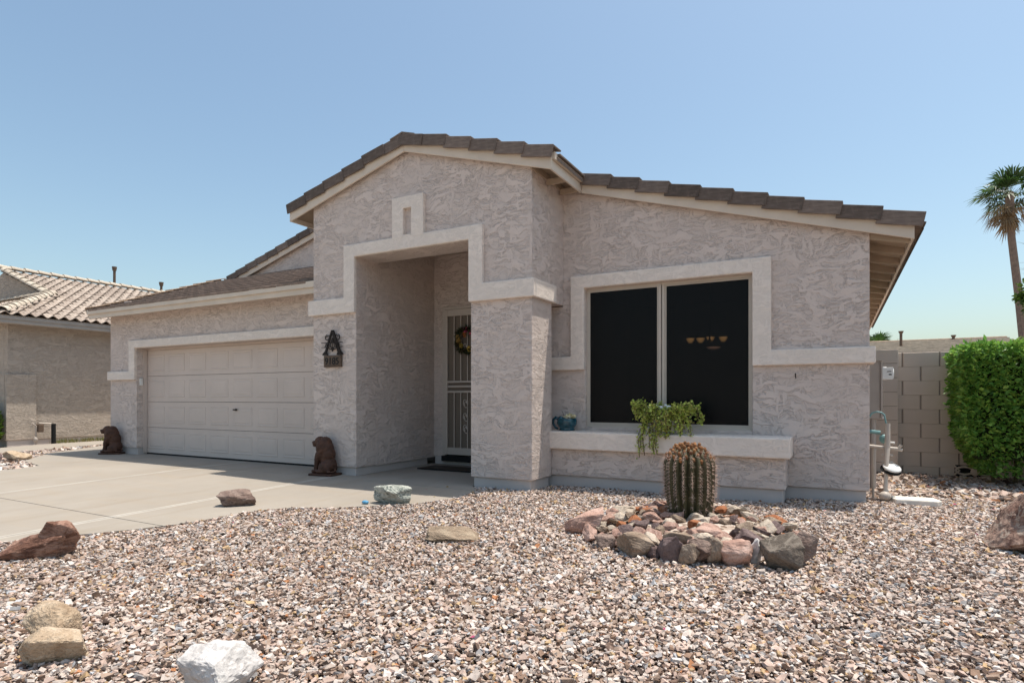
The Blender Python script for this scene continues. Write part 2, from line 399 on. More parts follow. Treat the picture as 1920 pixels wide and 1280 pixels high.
MB().box(-4.9,-4.0, 8.553, 8.75, .14, 2.713).build('wall', M['stucco'], house)
MB().box(-4.22,-4.0, 7.80, 8.551, .12, 3.618).build('wall', M['stucco'], house)
MB().box(-6.20,-4.0, 8.562, 8.76, -.05, .138).build('foundation', M['stem'], house)
# window wall
wx0, wx1, wz0, wz1 = -2.996, -.884, .755, 2.624
MB().prism_y([(-4.22,.13),(wx0,.13),(wx0,wz1),(wx1,wz1),(wx1,.13),(.311,.13),(.311,zt(.311)),(-3.33,zt(-3.33)),(-3.33,2.41),(-4.22,2.41)], Yw, Yw+.2).build('wall', M['stucco'], house, bevel=.01)
MB().box(wx0+.001, wx1-.001, Yw+.004, Yw+.2, .13, wz0).build('wall', M['stucco'], house)
MB().box(.10,.309, Yw+.202, 18, .13, 2.86).build('wall', M['stucco'], house)
MB().box(-4.2,.281, Yw+.03, Yw+.19, -.1, .13).build('foundation', M['stem'], house, bevel=.006)
MB().box(.09,.281, Yw+.19, 18, -.1, .13).build('foundation', M['stem'], house, bevel=.006)
# bench below the window
MB().box(-3.9,-.498, 7.215, Yw-.002, .13, .48).build('bench_wall', M['stucco'], house, bevel=.015)
MB().box(-3.88,-.525, 7.245, Yw, -.1, .13).build('foundation', M['stem'], house, bevel=.006)
MB().box(-3.95,-.445, 7.135, Yw-.002, .482, .712).build('window_bench', M['trim'], house, bevel=.02, seg=3)

def band(poly, y0, y1, name='trim_band', bevel=.014):
    MB().prism_y(poly, y0, y1).build(name, M['trim'], house, bevel=bevel, seg=3)
t0 = .055
# garage surround
band([(-13.425,1.512),(-12.442,1.512),(-12.442,2.149),(-7.0,2.149),(-7.0,2.308),(-12.646,2.308),(-12.646,1.690),(-13.425,1.690)], Yg-t0, Yg+.012)
# entry surround, with the little tower over the opening
band([(-7.154,2.401),(-6.212,2.401),(-6.212,3.214),(-4.230,3.214),(-4.230,2.401),(-3.273,2.401),(-3.273,2.633),(-4.016,2.633),(-4.016,3.40),
      (-6.424,3.40),(-6.424,2.633),(-7.154,2.633)], Yc-t0, Yc+.012)
MB().box(-3.326,-3.273, Yc+.013, 7.255, 2.401, 2.633).build('trim_band', M['trim'], house, bevel=.012)
MB().box(-4.20,-3.3, 7.205, 7.255, 2.403, 2.631).build('trim_band', M['trim'], house, bevel=.01)
MB().box(-7.150,-7.096, Yc+.013, 7.2, 2.401, 2.633).build('trim_band', M['trim'], house, bevel=.012)
# niche in the tower
band([(-5.50,3.37),(-5.302,3.37),(-5.302,3.78),(-5.164,3.78),(-5.164,3.37),(-4.956,3.37),(-4.956,3.947),(-5.50,3.947)], Yc-t0-.003, Yc+.012, bevel=.008)
MB().box(-5.30,-5.166, Yc-t0-.001, Yc-.004, 3.37, 3.412).build('trim_band', M['trim'], house)
# window surround
band([(-4.0,1.528),(-3.0,1.528),(-3.0,2.628),(-.880,2.628),(-.880,1.528),(.368,1.528),(.368,1.711),(-.673,1.711),(-.673,2.802),(-3.198,2.802),(-3.198,1.711),(-4.0,1.711)], Yw-t0, Yw+.012)
MB().box(.312,.366, Yw+.013, 7.95, 1.53, 1.709).build('trim_band', M['trim'], house, bevel=.012)

# window: frame, two screened lights, mullion
win = MB().box(wx0, wx1, Yw+.05, Yw+.11, wz1-.03, wz1).box(wx0, wx1, Yw+.05, Yw+.11, wz0, wz0+.045).box(wx0, wx0+.03, Yw+.05, Yw+.11, wz0+.045, wz1-.03).box(wx1-.03, wx1, Yw+.05, Yw+.11, wz0+.045, wz1-.03)
win = win.build('window', M['frame'], house)
mx0, mx1 = -2.015, -1.935
MB().box(mx0, mx0+.036, Yw+.03, Yw+.085, wz0+.046, wz1-.031).build('mullion', M['frame'], win, bevel=.004)
MB().box(mx1-.036, mx1, Yw+.045, Yw+.1, wz0+.046, wz1-.031).build('mullion', M['frame'], win, bevel=.004)
for a, b, yo in ((wx0+.031, mx0, .06), (mx1, wx1-.031, .075)):
    MB().box(a, b, Yw+yo, Yw+yo+.006, wz0+.046, wz1-.031).build('pane', M['glass'], win)
    e = .018
    MB().box(a, b, Yw+yo-.012, Yw+yo-.001, wz1-.031-e, wz1-.0315).box(a, b, Yw+yo-.012, Yw+yo-.001, wz0+.0465, wz0+.046+e).box(a, a+e, Yw+yo-.012, Yw+yo-.001, wz0+.046+e, wz1-.031-e).box(b-e, b, Yw+yo-.012, Yw+yo-.001, wz0+.046+e, wz1-.031-e).build('sash', M['frame'], win)
MB().box(wx0-.003, wx1+.003, Yw+.02, Yw+.055, wz0-.012, wz0+.012).build('sill', M['frame'], win, bevel=.004)
# dark room behind the window
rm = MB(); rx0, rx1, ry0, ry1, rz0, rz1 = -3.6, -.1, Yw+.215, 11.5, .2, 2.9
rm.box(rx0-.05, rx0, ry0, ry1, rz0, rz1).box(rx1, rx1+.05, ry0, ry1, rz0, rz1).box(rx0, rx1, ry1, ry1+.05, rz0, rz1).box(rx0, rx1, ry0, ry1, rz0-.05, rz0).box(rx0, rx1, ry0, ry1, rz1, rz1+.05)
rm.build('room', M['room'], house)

# garage door: 4 sections x 8 raised panels
gd = MB(); gx0, gx1, gy, gz0, gz1 = -12.508, -7.2, 7.187, .026, 2.11
hs = (gz1-gz0)/4
for k in range(4): gd.box(gx0+.012, gx1, gy, gy+.05, gz0+k*hs+.003, gz0+(k+1)*hs-.003)
gdo = gd.build('garage_door', M['gdoor'], house, bevel=.002, seg=1)
pm_ = MB(); pw, ph = .52, .335
rim = .028
o_ = [(-pw/2, -ph/2), (pw/2, -ph/2), (pw/2, ph/2), (-pw/2, ph/2)]
def rect(k, y): return [(-pw/2+k, y, -ph/2+k), (pw/2-k, y, -ph/2+k), (pw/2-k, y, ph/2-k), (-pw/2+k, y, ph/2-k)]
rings = [rect(0, .003), rect(.006, -.005), rect(.020, -.005), rect(.032, -.001), rect(.06, -.006)]
vs = [q for r_ in rings for q in r_]; fs = []
for i in range(len(rings)-1):
    for k in range(4): fs.append((i*4+k, i*4+(k+1) % 4, (i+1)*4+(k+1) % 4, (i+1)*4+k))
fs.append(tuple(range(16, 20)))
pm_.add(vs, fs); pme = pm_.mesh('raised_panel'); pme.materials.append(M['gdoor'])
for j in range(8):
    for k in range(4):
        inst('raised_panel', pme, T(-12.391 + .6585*j + pw/2 + .005, gy-.002, gz0+(k+.5)*hs), gdo)
MB().box(-12.442, -12.43, 7.10, 7.18, .03, 2.11).box(-12.52,-12.49, 7.12, 7.16, .03, 2.11).build('door_stop', M['gdoor'], house)
hd = MB().lathe([(.012,0),(.02,.004),(.02,.02),(.012,.026)], n=12)
hdo = hd.build('lock', M['darkmetal'], gdo, smooth=False, world=T(-9.66, gy-.001, .93) @ Matrix.Rotation(R(90), 4, 'X'))
MB().box(-.06,.06,-.012,.012,.026,.038).build('lock_handle', M['darkmetal'], gdo, bevel=.004, world=T(-9.66, gy-.001, .93) @ Matrix.Rotation(R(90), 4, 'X'))
MB().box(gx0+.014, gx1, gy-.006, gy+.04, -.005, gz0-.001).build('door_seal', M['black'], gdo)

# security door with bars, rails and scrolls
dx0, dx1, dy, dz0, dz1 = -5.985, -5.0, 8.50, .175, 2.67
sdm = MB()
sdm.box(dx0-.03, dx0+.02, dy+.02, dy+.09, dz0-.02, dz1+.04).box(dx1-.02, dx1+.03, dy+.02, dy+.09, dz0-.02, dz1+.04).box(dx0+.02, dx1-.02, dy+.02, dy+.09, dz1-.002, dz1+.04)
sdo = sdm.build('security_door', M['iron'], house)
sf = MB(); a0, a1 = dx0+.03, dx1-.03; fw = .055
sf.box(a0, a0+fw, dy, dy+.035, dz0, dz1-.01).box(a1-fw, a1, dy, dy+.035, dz0, dz1-.01).box(a0+fw, a1-fw, dy, dy+.035, dz1-.12, dz1-.01).box(a0+fw, a1-fw, dy, dy+.035, dz0, dz0+.12)
for zz in (1.235, 1.325, 1.405): sf.box(a0+fw, a1-fw, dy+.002, dy+.033, zz, zz+.035)
sf.build('door_frame', M['iron'], sdo, bevel=.004)
MB().box(a0+fw, a1-fw, dy+.04, dy+.05, dz0+.05, dz1-.05).build('door_screen', M['mesh'], sdo)
bar = MB().box(-.008,.008,-.008,.008,0,1).mesh('bar'); bar.materials.append(M['iron'])
nb = 5; stp = (a1-a0-2*fw)/(nb+1)
for k in range(1, nb+1):
    for z0, z1 in ((dz0+.12, 1.235), (1.44, dz1-.12)):
        inst('bar', bar, T(a0+fw+stp*k, dy+.015, z0) @ Matrix.Diagonal((1,1,z1-z0,1)), sdo)
def scroll(cx, cz, s, flip):
    pts = []
    for k in range(25):
        t = k/24*3.6*math.pi/2; r = s*(1-.75*k/24)
        pts.append((cx + flip*(r*math.cos(t)*.5 - s*.5), dy+.006, cz + r*math.sin(t)))
    return pts
for cz in (2.0, 1.05, .82, .62):
    for fl in (1, -1):
        MB().tube(scroll(a0+fw+stp*3 - fl*.012, cz, .085*(1 if fl > 0 else -1), fl), .0075, 5).build('scroll', M['iron'], sdo)
MB().box(dx0-.02, dx1+.02, dy-.03, dy+.05, .06, dz0-.022).build('threshold', M['black'], sdo)
MB().box(dx0+.01, dx1-.01, dy+.10, dy+.14, .1, dz1+.03).build('inner_door', M['darkmetal'], sdo)

# ------------------------------------------------------------------ house roof
def roofpoly(x0, x1, y0, y1, zf, th=.07):
    m = MB(); m.add([(x0,y0,zf(x0)),(x1,y0,zf(x1)),(x1,y1,zf(x1)),(x0,y1,zf(x0)),(x0,y0,zf(x0)+th),(x1,y0,zf(x1)+th),(x1,y1,zf(x1)+th),(x0,y1,zf(x0)+th)],
            [(0,3,2,1),(4,5,6,7),(0,1,5,4),(1,2,6,5),(2,3,7,6),(3,0,4,7)]); return m
zd = lambda x: zb(x) + .062
Yr, Yr2 = 6.53, 7.49        # rake faces of the entry and of the window wing
roof = MB()
for a in (roofpoly(-7.50, AX, Yr+.03, 12, zd), roofpoly(AX, -3.03, Yr+.03, 18, zd), roofpoly(-3.029, .685, Yr2+.03, 18, zd)): roof.add(a.v, a.f)
roof = roof.build('roof', M['deck'], house)
# field tiles of the hidden slopes as stepped courses
zc = lambda x: zb(x) + .135
ct = MB()
step = .352
def courses(xa, xb, ya, yb):           # from ridge xa down to eave xb
    sgn = 1 if xb > xa else -1; k = 0; x = xa
    while (xb-x)*sgn > .02:
        x2 = x + sgn*step
        if (x2-xb)*sgn > 0: x2 = xb
        ct.add([(x,ya,zc(x)+.012),(x2,ya,zc(x2)+.04),(x2,yb,zc(x2)+.04),(x,yb,zc(x)+.012),(x2,ya,zc(x2)),(x2,yb,zc(x2))], [(0,1,2,3),(1,4,5,2)]); x = x2
courses(AX, -7.58, Yr+.08, 12); courses(AX, -2.97, Yr+.08, 18); courses(-2.97, .80, Yr2+.08, 18)
ct.build('tile_courses', M['tile'], roof)
# rake tile: top flange and a deep skirt, stepped like a saw
def rake_mesh(L=.43, skirt=.15, top=.22, th=.02, name='rake_tile', m=None):
    b = MB().box(0, L, .0, th, -skirt, 0).box(0, L, th, top, -th, 0)
    # small nib under the lower end
    me = b.mesh(name, bevel=.004, seg=1); me.materials.append(m); return me
rk = rake_mesh(m=M['tile'])
rng = random.Random(5)
def rake(x0, x1, y, zf, n, parent, mesh, expo=None, mirror=False):
    # tiles laid from the eave (x1) up to the ridge (x0)
    sg = 1 if x1 > x0 else -1
    sl = math.atan2(zf(x1)-zf(x0), abs(x1-x0))      # negative, falling
    Lh = abs(x1-x0)/n
    for i in range(n):
        xs_ = x0 + sg*Lh*i - sg*.055
        M_ = T(xs_, y + rng.uniform(-.004,.004), zf(xs_) + .006 + rng.uniform(-.003,.003))
        rot = Matrix.Rotation(-sl - .078 + rng.uniform(-.008,.008), 4, 'Y') @ Matrix.Rotation((-.035), 4, 'Z')
        base = M_ @ (Matrix.Rotation(math.pi, 4, 'Z') if sg < 0 else Matrix.Identity(4)) @ rot
        if sg < 0: base = base @ Matrix.Diagonal((1,-1,1,1))
        inst('rake_tile', mesh, base, parent)
ztop = lambda x: zb(x) + .245
rake(AX, -2.945, Yr-.045, ztop, 6, roof, rk)
rake(AX, -7.60, Yr-.045, ztop, 6, roof, rk)
rake(-2.945, .82, Yr2-.045, ztop, 10, roof, rk)
# ridge cap pair at the apex
apx = MB().prism_y([(-.21,-.062),(0,.0),(.21,-.062),(.205,-.082),(0,-.02),(-.205,-.082)], 0, .3).mesh('ridge_tile'); apx.materials.append(M['tile'])
for k in range(8): inst('ridge_tile', apx, T(AX, Yr-.048+.29*k, ztop(AX)+.010-.002*k), roof)
# fascia boards
def fascia(x0, x1, y, h=.125, z=zb, m='fascia'):
    MB().prism_y([(x0,z(x0)),(x1,z(x1)),(x1,z(x1)+h),(x0,z(x0)+h)], y, y+.028).build('fascia_board', M[m], house, bevel=.003, seg=1)
fascia(-7.515, AX-.001, Yr, .2); fascia(AX+.001, -3.02, Yr, .2); fascia(-3.02, .71, Yr2, .2)
# returns along the eaves of the entry
MB().box(-3.048,-3.02, Yr+.029, Yr2-.001, zb(-3.02)+.002, zb(-3.02)+.122).build('fascia_board', M['fascia'], house, bevel=.003, seg=1)
MB().box(-3.03,-2.985, Yr+.03, Yr2+.0, zb(-3.02)+.127, zb(-3.02)+.215).build('fascia_board', M['fascia'], house, bevel=.003, seg=1)
MB().box(-7.515,-7.487, Yr+.029, 9.5, zb(-7.515)+.002, zb(-7.515)+.122).build('fascia_board', M['fascia'], house, bevel=.003, seg=1)
MB().box(-3.055,-2.945, Yr+.1, Yr2-.06, zb(-2.96)+.2, zb(-2.96)+.225).build('roof_tile', M['tile'], roof, bevel=.004)
# right eave: fascia, rafters, starter tiles
MB().box(.682,.71, Yr2+.029, 18, zb(.71)+.002, zb(.71)+.14).build('fascia_board', M['fascia'], house, bevel=.003, seg=1)
rafm = MB().add([(.30,-.02,zd(.30)-.11),(.680,-.02,zd(.680)-.085),(.680,-.02,zd(.680)-.002),(.30,-.02,zd(.30)-.002),(.30,.02,zd(.30)-.11),(.680,.02,zd(.680)-.085),(.680,.02,zd(.680)-.002),(.30,.02,zd(.30)-.002)],
                [(0,1,2,3),(7,6,5,4),(0,4,5,1),(1,5,6,2),(2,6,7,3),(3,7,4,0)]).mesh('rafter'); rafm.materials.append(M['rafter'])
for k in range(17): inst('rafter', rafm, T(0, 7.62+.6*k, 0), house)
MB().add([(.30,Yr2+.03,zd(.30)-.004),(.682,Yr2+.03,zd(.682)-.004),(.682,18,zd(.682)-.004),(.30,18,zd(.30)-.004)], [(0,1,2,3)]).build('soffit_board', M['rafter'], house)
MB().box(-3.323,-3.298, Yr+.03, Yr2+.06, zd(-3.31)-.075, zd(-3.31)-.004).build('frieze_board', M['rafter'], house)
for y in (6.98, 7.4): MB().box(-3.297,-3.05, y, y+.04, zd(-3.05)-.075, zd(-3.05)-.004).build('eave_block', M['rafter'], house)
et = MB().box(0,.42,0,.30,-.015,.015).mesh('roof_tile', bevel=.003, seg=1); et.materials.append(M['tile'])
for k in range(34):
    inst('roof_tile', et, T(.43, Yr2+.2+.312*k, zb(.43)+.235) @ Matrix.Rotation(math.atan(PM), 4, 'Y'), roof)

# garage roof: shed up to the rear gable, individual flat tiles
GP = .375; GY = 6.67; GZ = 2.865
zg = lambda y: GZ + GP*(y-GY)
groof = MB().add([(-13.56,GY+.03,zg(GY+.03)),(-7.10,GY+.03,zg(GY+.03)),(-7.10,9.9,zg(9.9)),(-13.56,9.9,zg(9.9)),(-13.56,GY+.03,zg(GY+.03)+.06),(-7.10,GY+.03,zg(GY+.03)+.06),(-7.10,9.9,zg(9.9)+.06),(-13.56,9.9,zg(9.9)+.06)],
                 [(0,3,2,1),(4,5,6,7),(0,1,5,4),(1,2,6,5),(2,3,7,6),(3,0,4,7)]).build('roof', M['deck'], house)
gt = MB().box(-.163,.163,0,.43,-.042,0).mesh('roof_tile', bevel=.005, seg=1); gt.materials.append(M['tile_g'])
gexp = .355; gsl = math.atan(GP)
row = 0; y = GY - .055
while y < 9.75:
    off = .165*(row % 2); x = -13.56+.165+off
    while x < -7.15:
        inst('roof_tile', gt, T(x, y+rng.uniform(-.003,.003), zg(y)+.125+rng.uniform(-.002,.002)) @ Matrix.Rotation(gsl-.095, 4, 'X'), groof)
        x += .331
    y += gexp*math.cos(gsl); row += 1
# left rake caps
rc = MB().box(0,.02,0,.43,-.15,0).box(.02,.20,0,.43,-.02,0).mesh('rake_tile', bevel=.005, seg=1); rc.materials.append(M['cap'])
y = GY - .06
while y < 9.6:
    inst('rake_tile', rc, T(-13.67+rng.uniform(-.005,.005), y, zg(y)+.165+rng.uniform(-.004,.004)) @ Matrix.Rotation(gsl-.06, 4, 'X'), groof); y += .36*math.cos(gsl)
MB().box(-13.61,-7.0975, GY-.01, GY+.029, 2.772, 2.895).build('fascia_board', M['fascia'], house, bevel=.003, seg=1)
MB().box(-13.63,-7.0975, GY-.042, GY-.011, 2.862, 2.96).build('fascia_board', M['fascia'], house, bevel=.003, seg=1)
MB().add([(-13.61,GY+.03,2.772),(-13.58,GY+.03,2.772),(-13.58,9.6,2.772+GP*3),(-13.61,9.6,2.772+GP*3),(-13.61,GY+.03,2.95),(-13.58,GY+.03,2.95),(-13.58,9.6,2.95+GP*3),(-13.61,9.6,2.95+GP*3)],
         [(0,3,2,1),(4,5,6,7),(0,1,5,4),(1,2,6,5),(2,3,7,6),(3,0,4,7)]).build('fascia_board', M['fascia'], house)
MB().box(-13.58,-7.1, GY+.03, Yg+.01, 2.855, 2.87).build('soffit_board', M['rafter'], house)
# rear gable over the garage
AX2 = -8.0
zb2 = lambda x: 5.394 - PM*abs(x-AX2)
YR3 = 9.6
roof2 = MB()
for a in (roofpoly(-13.15, AX2, YR3+.03, 17, lambda x: zb2(x)+.062), roofpoly(AX2, -4.9, YR3+.03, 17, lambda x: zb2(x)+.062)): roof2.add(a.v, a.f)
roof2 = roof2.build('roof', M['deck'], house)
MB().prism_y([(-12.95,3.0),(-5.2,3.0),(-5.2,zb2(-5.2)+.05),(AX2,zb2(AX2)+.05),(-12.95,zb2(-12.95)+.05)], 9.70, 9.9).build('wall', M['stucco'], house)
fascia(-13.1, AX2-.001, YR3, z=zb2); fascia(AX2+.001, -5.0, YR3, z=zb2)
rake(AX2, -13.25, YR3-.045, lambda x: zb2(x)+.245, 15, roof2, rk)
rake(AX2, -5.0, YR3-.045, lambda x: zb2(x)+.245, 8, roof2, rk)
MB().add([(AX2,YR3+.1,zb2(AX2)+.24),(-13.2,YR3+.1,zb2(-13.2)+.17),(-13.2,17,zb2(-13.2)+.17),(AX2,17,zb2(AX2)+.24)], [(0,1,2,3)]).build('tile_courses', M['tile'], roof2)
MB().box(-13.3,-13.12, YR3-.03, YR3+.2, zb2(-13.2)+.02, zb2(-13.2)+.13).build('mortar_plug', M['lid'], roof2, bevel=.02)

# ------------------------------------------------------------------ things fixed to or standing by the house
def textmesh(txt, size, ext, m, name):
    c = bpy.data.curves.new(name, 'FONT'); c.body = txt; c.size = size; c.extrude = ext; c.align_x = 'CENTER'; c.offset = size*.012
    o = bpy.data.objects.new('tmp', c); COL.objects.link(o)
    bpy.context.view_layer.update()
    me = bpy.data.meshes.new_from_object(o.evaluated_get(bpy.context.evaluated_depsgraph_get()))
    bpy.data.objects.remove(o); bpy.data.curves.remove(c); me.materials.clear(); me.materials.append(m); return me
UP = Matrix.Rotation(R(90), 4, 'X')
# monogram sign: a big serif letter with scrolls and a bar of small letters
sg_ = empty('monogram_sign', (-6.655, 6.585, 1.80), 'dark metal letter A monogram sign with scrolls on the entry column', 'sign')
ys0, ys1 = 6.572, 6.590
cx, zbm, zta = -6.655, 1.80, 2.165
def stroke(x0, z0, x1, z1, w0, w1):
    return [(x0-w0/2, z0), (x0+w0/2, z0), (x1+w1/2, z1), (x1-w1/2, z1)]
A_ = MB()
A_.prism_y(stroke(cx-.145, zbm+.012, cx-.012, zta-.012, .040, .030), ys0, ys1)
A_.prism_y(stroke(cx+.150, zbm+.012, cx+.000, zta, .062, .046), ys0-.002, ys1+.002)
A_.prism_y([(cx-.205,zbm-.008),(cx-.10,zbm-.008),(cx-.105,zbm+.018),(cx-.13,zbm+.06),(cx-.155,zbm+.05),(cx-.19,zbm+.02)], ys0+.001, ys1-.001)
A_.prism_y([(cx+.085,zbm-.008),(cx+.215,zbm-.008),(cx+.20,zbm+.02),(cx+.17,zbm+.05),(cx+.13,zbm+.06),(cx+.10,zbm+.02)], ys0+.003, ys1-.003)
A_.build('letter', M['darkmetal'], sg_)
MB().box(cx-.215,cx+.215,ys0-.006,ys0-.001,1.972,1.983).box(cx-.215,cx+.215,ys0-.006,ys0-.001,1.905,1.916).build('name_bar', M['darkmetal'], sg_)
inst('lettering', textmesh('ANTERI', .088, .003, M['darkmetal'], 'lettering'), T(cx+.005, ys0-.004, 1.914) @ UP, sg_)
for fl in (-1, 1):
    p = []
    for k in range(22):
        t = k/21; a = t*4.2
        p.append((cx+fl*(.10+.055*(1-t*.55)*math.sin(a+.2)), ys0+.009, 2.05+.052*(1-t*.6)*math.cos(a+.2)))
    MB().tube(p, .0075, 5).build('scroll', M['darkmetal'], sg_)
    p = [(cx+fl*(.05+.1*k/10), ys0+.009, 2.078+.012*math.sin(k*.6)) for k in range(11)]
    MB().tube(p, .007, 5).build('scroll', M['darkmetal'], sg_)
    p = [(cx+fl*(.02+.09*k/10), ys0+.009, 1.888-.014*math.sin(k*.55)+.0012*k) for k in range(11)]
    MB().tube(p, .006, 5).build('scroll', M['darkmetal'], sg_)
MB().prism_y([(cx-.035,1.985),(cx+.035,1.985),(cx+.02,2.0),(cx+.026,2.012),(cx,2.05),(cx-.026,2.012),(cx-.02,2.0)], ys0+.002, ys1).build('finial', M['darkmetal'], sg_)
MB().prism_y([(cx,1.845),(cx+.02,1.872),(cx+.045,1.882),(cx+.01,1.904),(cx-.01,1.904),(cx-.045,1.882),(cx-.02,1.872)], ys0+.002, ys1).build('finial', M['darkmetal'], sg_)
pq = empty('house_number_plaque', (-6.66, 6.6, 1.61), 'brown plaque with black house number 9185 below the monogram', 'plaque')
MB().box(-6.832,-6.485, 6.575, 6.617, 1.612, 1.788).build('board', M['plaque'], pq, bevel=.006)
inst('numerals', textmesh('9185', .145, .003, M['numeral'], 'numerals'), T(-6.66, 6.573, 1.652) @ UP, pq)
MB().box(-6.80,-6.51, 6.572, 6.5755, 1.632, 1.636).build('inlay_line', M['numeral'], pq)
kp = empty('keypad', (-12.43, 7.08, 1.41), 'small white keypad on the garage door jamb', 'keypad')
MB().box(-12.441,-12.418, 7.02, 7.085, 1.40, 1.545).build('body', M['white'], kp, bevel=.008)
MB().box(-12.4175,-12.416, 7.03, 7.075, 1.48, 1.53).build('key_cover', M['pot'], kp)

mat_ = empty('door_mat', (-5.45, 8.1, 0), 'black door mat in front of the security door', 'mat')
MB().box(-5.95,-4.95, 7.72, 8.2, .004, .02).build('pad', M['black'], mat_, bevel=.004)
MB().box(-5.93,-4.97, 7.74, 8.18, .0205, .024).build('pile', M['darkmetal'], mat_)

# leaves: helper producing folded leaf quads
def leaves(n, posfn, size, cols, rs, droop=None, aspect=.5):
    V = np.zeros((n, 6, 3), np.float32); C = np.zeros((n, 6, 4), np.float32); C[..., 3] = 1
    for i in range(n):
        p, d = posfn(i); d = Vector(d).normalized(); L = size*rs.uniform(.65, 1.3); w = L*aspect*rs.uniform(.8, 1.2)
        up = Vector((rs.uniform(-1,1), rs.uniform(-1,1), rs.uniform(.1,1))); s_ = d.cross(up)
        if s_.length < 1e-3: s_ = Vector((1,0,0))
        s_.normalize(); nn = s_.cross(d).normalized(); p = Vector(p)
        V[i,0] = p; V[i,1] = p + d*L*.5 + s_*w*.5 + nn*w*.18; V[i,2] = p + d*L*.5 - nn*w*.05; V[i,3] = p + d*L*.5 - s_*w*.5 + nn*w*.18; V[i,4] = p + d*L - nn*w*.12; V[i,5] = p
        c = cols[rs.randrange(len(cols))]; k = rs.uniform(.75, 1.25); C[i,:,:3] = (c[0]*k, c[1]*k, c[2]*k)
    base = (np.arange(n)*6)[:, None]
    Fa = np.concatenate([base + np.array([0,1,2]), base + np.array([1,4,2]), base + np.array([0,2,3]), base + np.array([2,4,3])])
    return V, Fa, C
def leaf_obj(name, parent, n, posfn, size, cols, seed, m='leaf', aspect=.5):
    V, Fa, C = leaves(n, posfn, size, cols, random.Random(seed), aspect=aspect)
    return place(bpy.data.objects.new(name, raw_mesh(name, V, Fa, M[m], C.reshape(-1, 4))), parent)

# wreath on the door
wr = empty('wreath', (-5.47, 8.45, 2.12), 'flower wreath hanging on the security door', 'wreath')
rw = random.Random(3)
MB().tube([(-5.47+.15*math.cos(a), 8.462, 2.12+.16*math.sin(a)) for a in [2*math.pi*k/24 for k in range(25)]], .018, 6, cap=False).build('vine_ring', M['stem_g'], wr)
def wpos(i):
    a = rw.uniform(0, 2*math.pi); return (-5.47+.155*math.cos(a)+rw.uniform(-.03,.03), 8.455+rw.uniform(-.03,.01), 2.12+.165*math.sin(a)+rw.uniform(-.03,.03)), (math.cos(a)+rw.uniform(-.6,.6), rw.uniform(-1,.1), math.sin(a)+rw.uniform(-.7,.5))
leaf_obj('foliage', wr, 420, wpos, .075, [(.03,.045,.015),(.05,.06,.02),(.08,.06,.03)], 4)
for k, (dx, dz, c) in enumerate([(.0,.17,(.55,.10,.18)),(-.02,.09,(.42,.16,.05)),(-.13,-.01,(.40,.24,.07)),(-.09,-.1,(.46,.34,.09)),(-.16,.05,(.55,.35,.12)),(.08,-.15,(.7,.5,.12)),(.15,.05,(.7,.2,.1)),(.12,.12,(.6,.1,.15))]):
    def fp(i, dx=dx, dz=dz):
        a = i*2.399; r = .03*math.sqrt((i+.5)/16); return (-5.47+dx+.3*r*math.cos(a), 8.425, 2.12+dz+.3*r*math.sin(a)), (math.cos(a), -.8+.04*i, math.sin(a))
    leaf_obj('flower', wr, 16, fp, .048, [c], 10+k, 'petal', .8)

# lions
def lion(loc, rz, label):
    e = empty('lion_statue', loc, label, 'statue', 'brown lion statues by the garage')
    world = T(*loc) @ Matrix.Rotation(rz, 4, 'Z')
    b = MB()
    def S_(c, r, rot=None): b.sphere(c, r, 14, 9, rot)
    ry = lambda d: Matrix.Rotation(R(d), 3, 'Y')
    S_((-.085,0,.155), (.115,.105,.125)); S_((-.045,0,.235), (.105,.09,.13), ry(28)); S_((.01,0,.315), (.095,.095,.12), ry(25))
    S_((.045,0,.33), (.085,.09,.11))
    for s in (-1, 1):
        S_((-.055,.085*s,.115), (.105,.048,.09), ry(-15)); S_((.015,.10*s,.065), (.085,.036,.032))         # haunch, hind foot
        b.tube([(.065,.055*s,.33),(.095,.058*s,.22),(.105,.058*s,.13),(.115,.058*s,.06)], [.052,.042,.034,.034], 10)
        S_((.14,.058*s,.058), (.055,.038,.028))
        S_((.03,.075*s,.555), (.018,.02,.02))
    S_((-.045,0,.40), (.095,.105,.12)); S_((-.075,0,.31), (.10,.10,.12)); S_((.02,0,.425), (.105,.115,.13)); S_((-.01,0,.475), (.10,.105,.10)); S_((.0,0,.37), (.10,.11,.10)); S_((.07,0,.40), (.065,.085,.11))   # mane
    S_((.075,0,.50), (.085,.078,.078)); S_((.155,0,.470), (.062,.052,.046)); S_((.165,0,.440), (.045,.042,.026)); S_((.20,0,.487), (.026,.024,.020))
    for s in (-1, 1): S_((.115,.036*s,.525), (.028,.024,.016))
    b.tube([(-.18,0,.10),(-.215,.02,.07),(-.20,.07,.06),(-.13,.125,.06)], .017, 8)
    o = b.build('body', M['lion'], e, world=world)
    md = o.modifiers.new('remesh', 'REMESH'); md.mode = 'VOXEL'; md.voxel_size = .011; md.use_smooth_shade = True
    sm = o.modifiers.new('smooth', 'SMOOTH'); sm.factor = .5; sm.iterations = 3
    tx = bpy.data.textures.get('fur') or bpy.data.textures.new('fur', 'CLOUDS'); tx.noise_scale = .028
    dm = o.modifiers.new('fur', 'DISPLACE'); dm.texture = tx; dm.strength = .014; dm.mid_level = .5
    MB().box(-.215,.195,-.135,.135,0,.034).build('plinth', M['lion'], e, bevel=.01, world=world)
lion((-6.70, 6.47, 0), R(188), 'brown sitting lion statue in front of the entry column')
lion((-13.02, 6.80, 0), R(215), 'brown sitting lion statue at the far left garage corner')

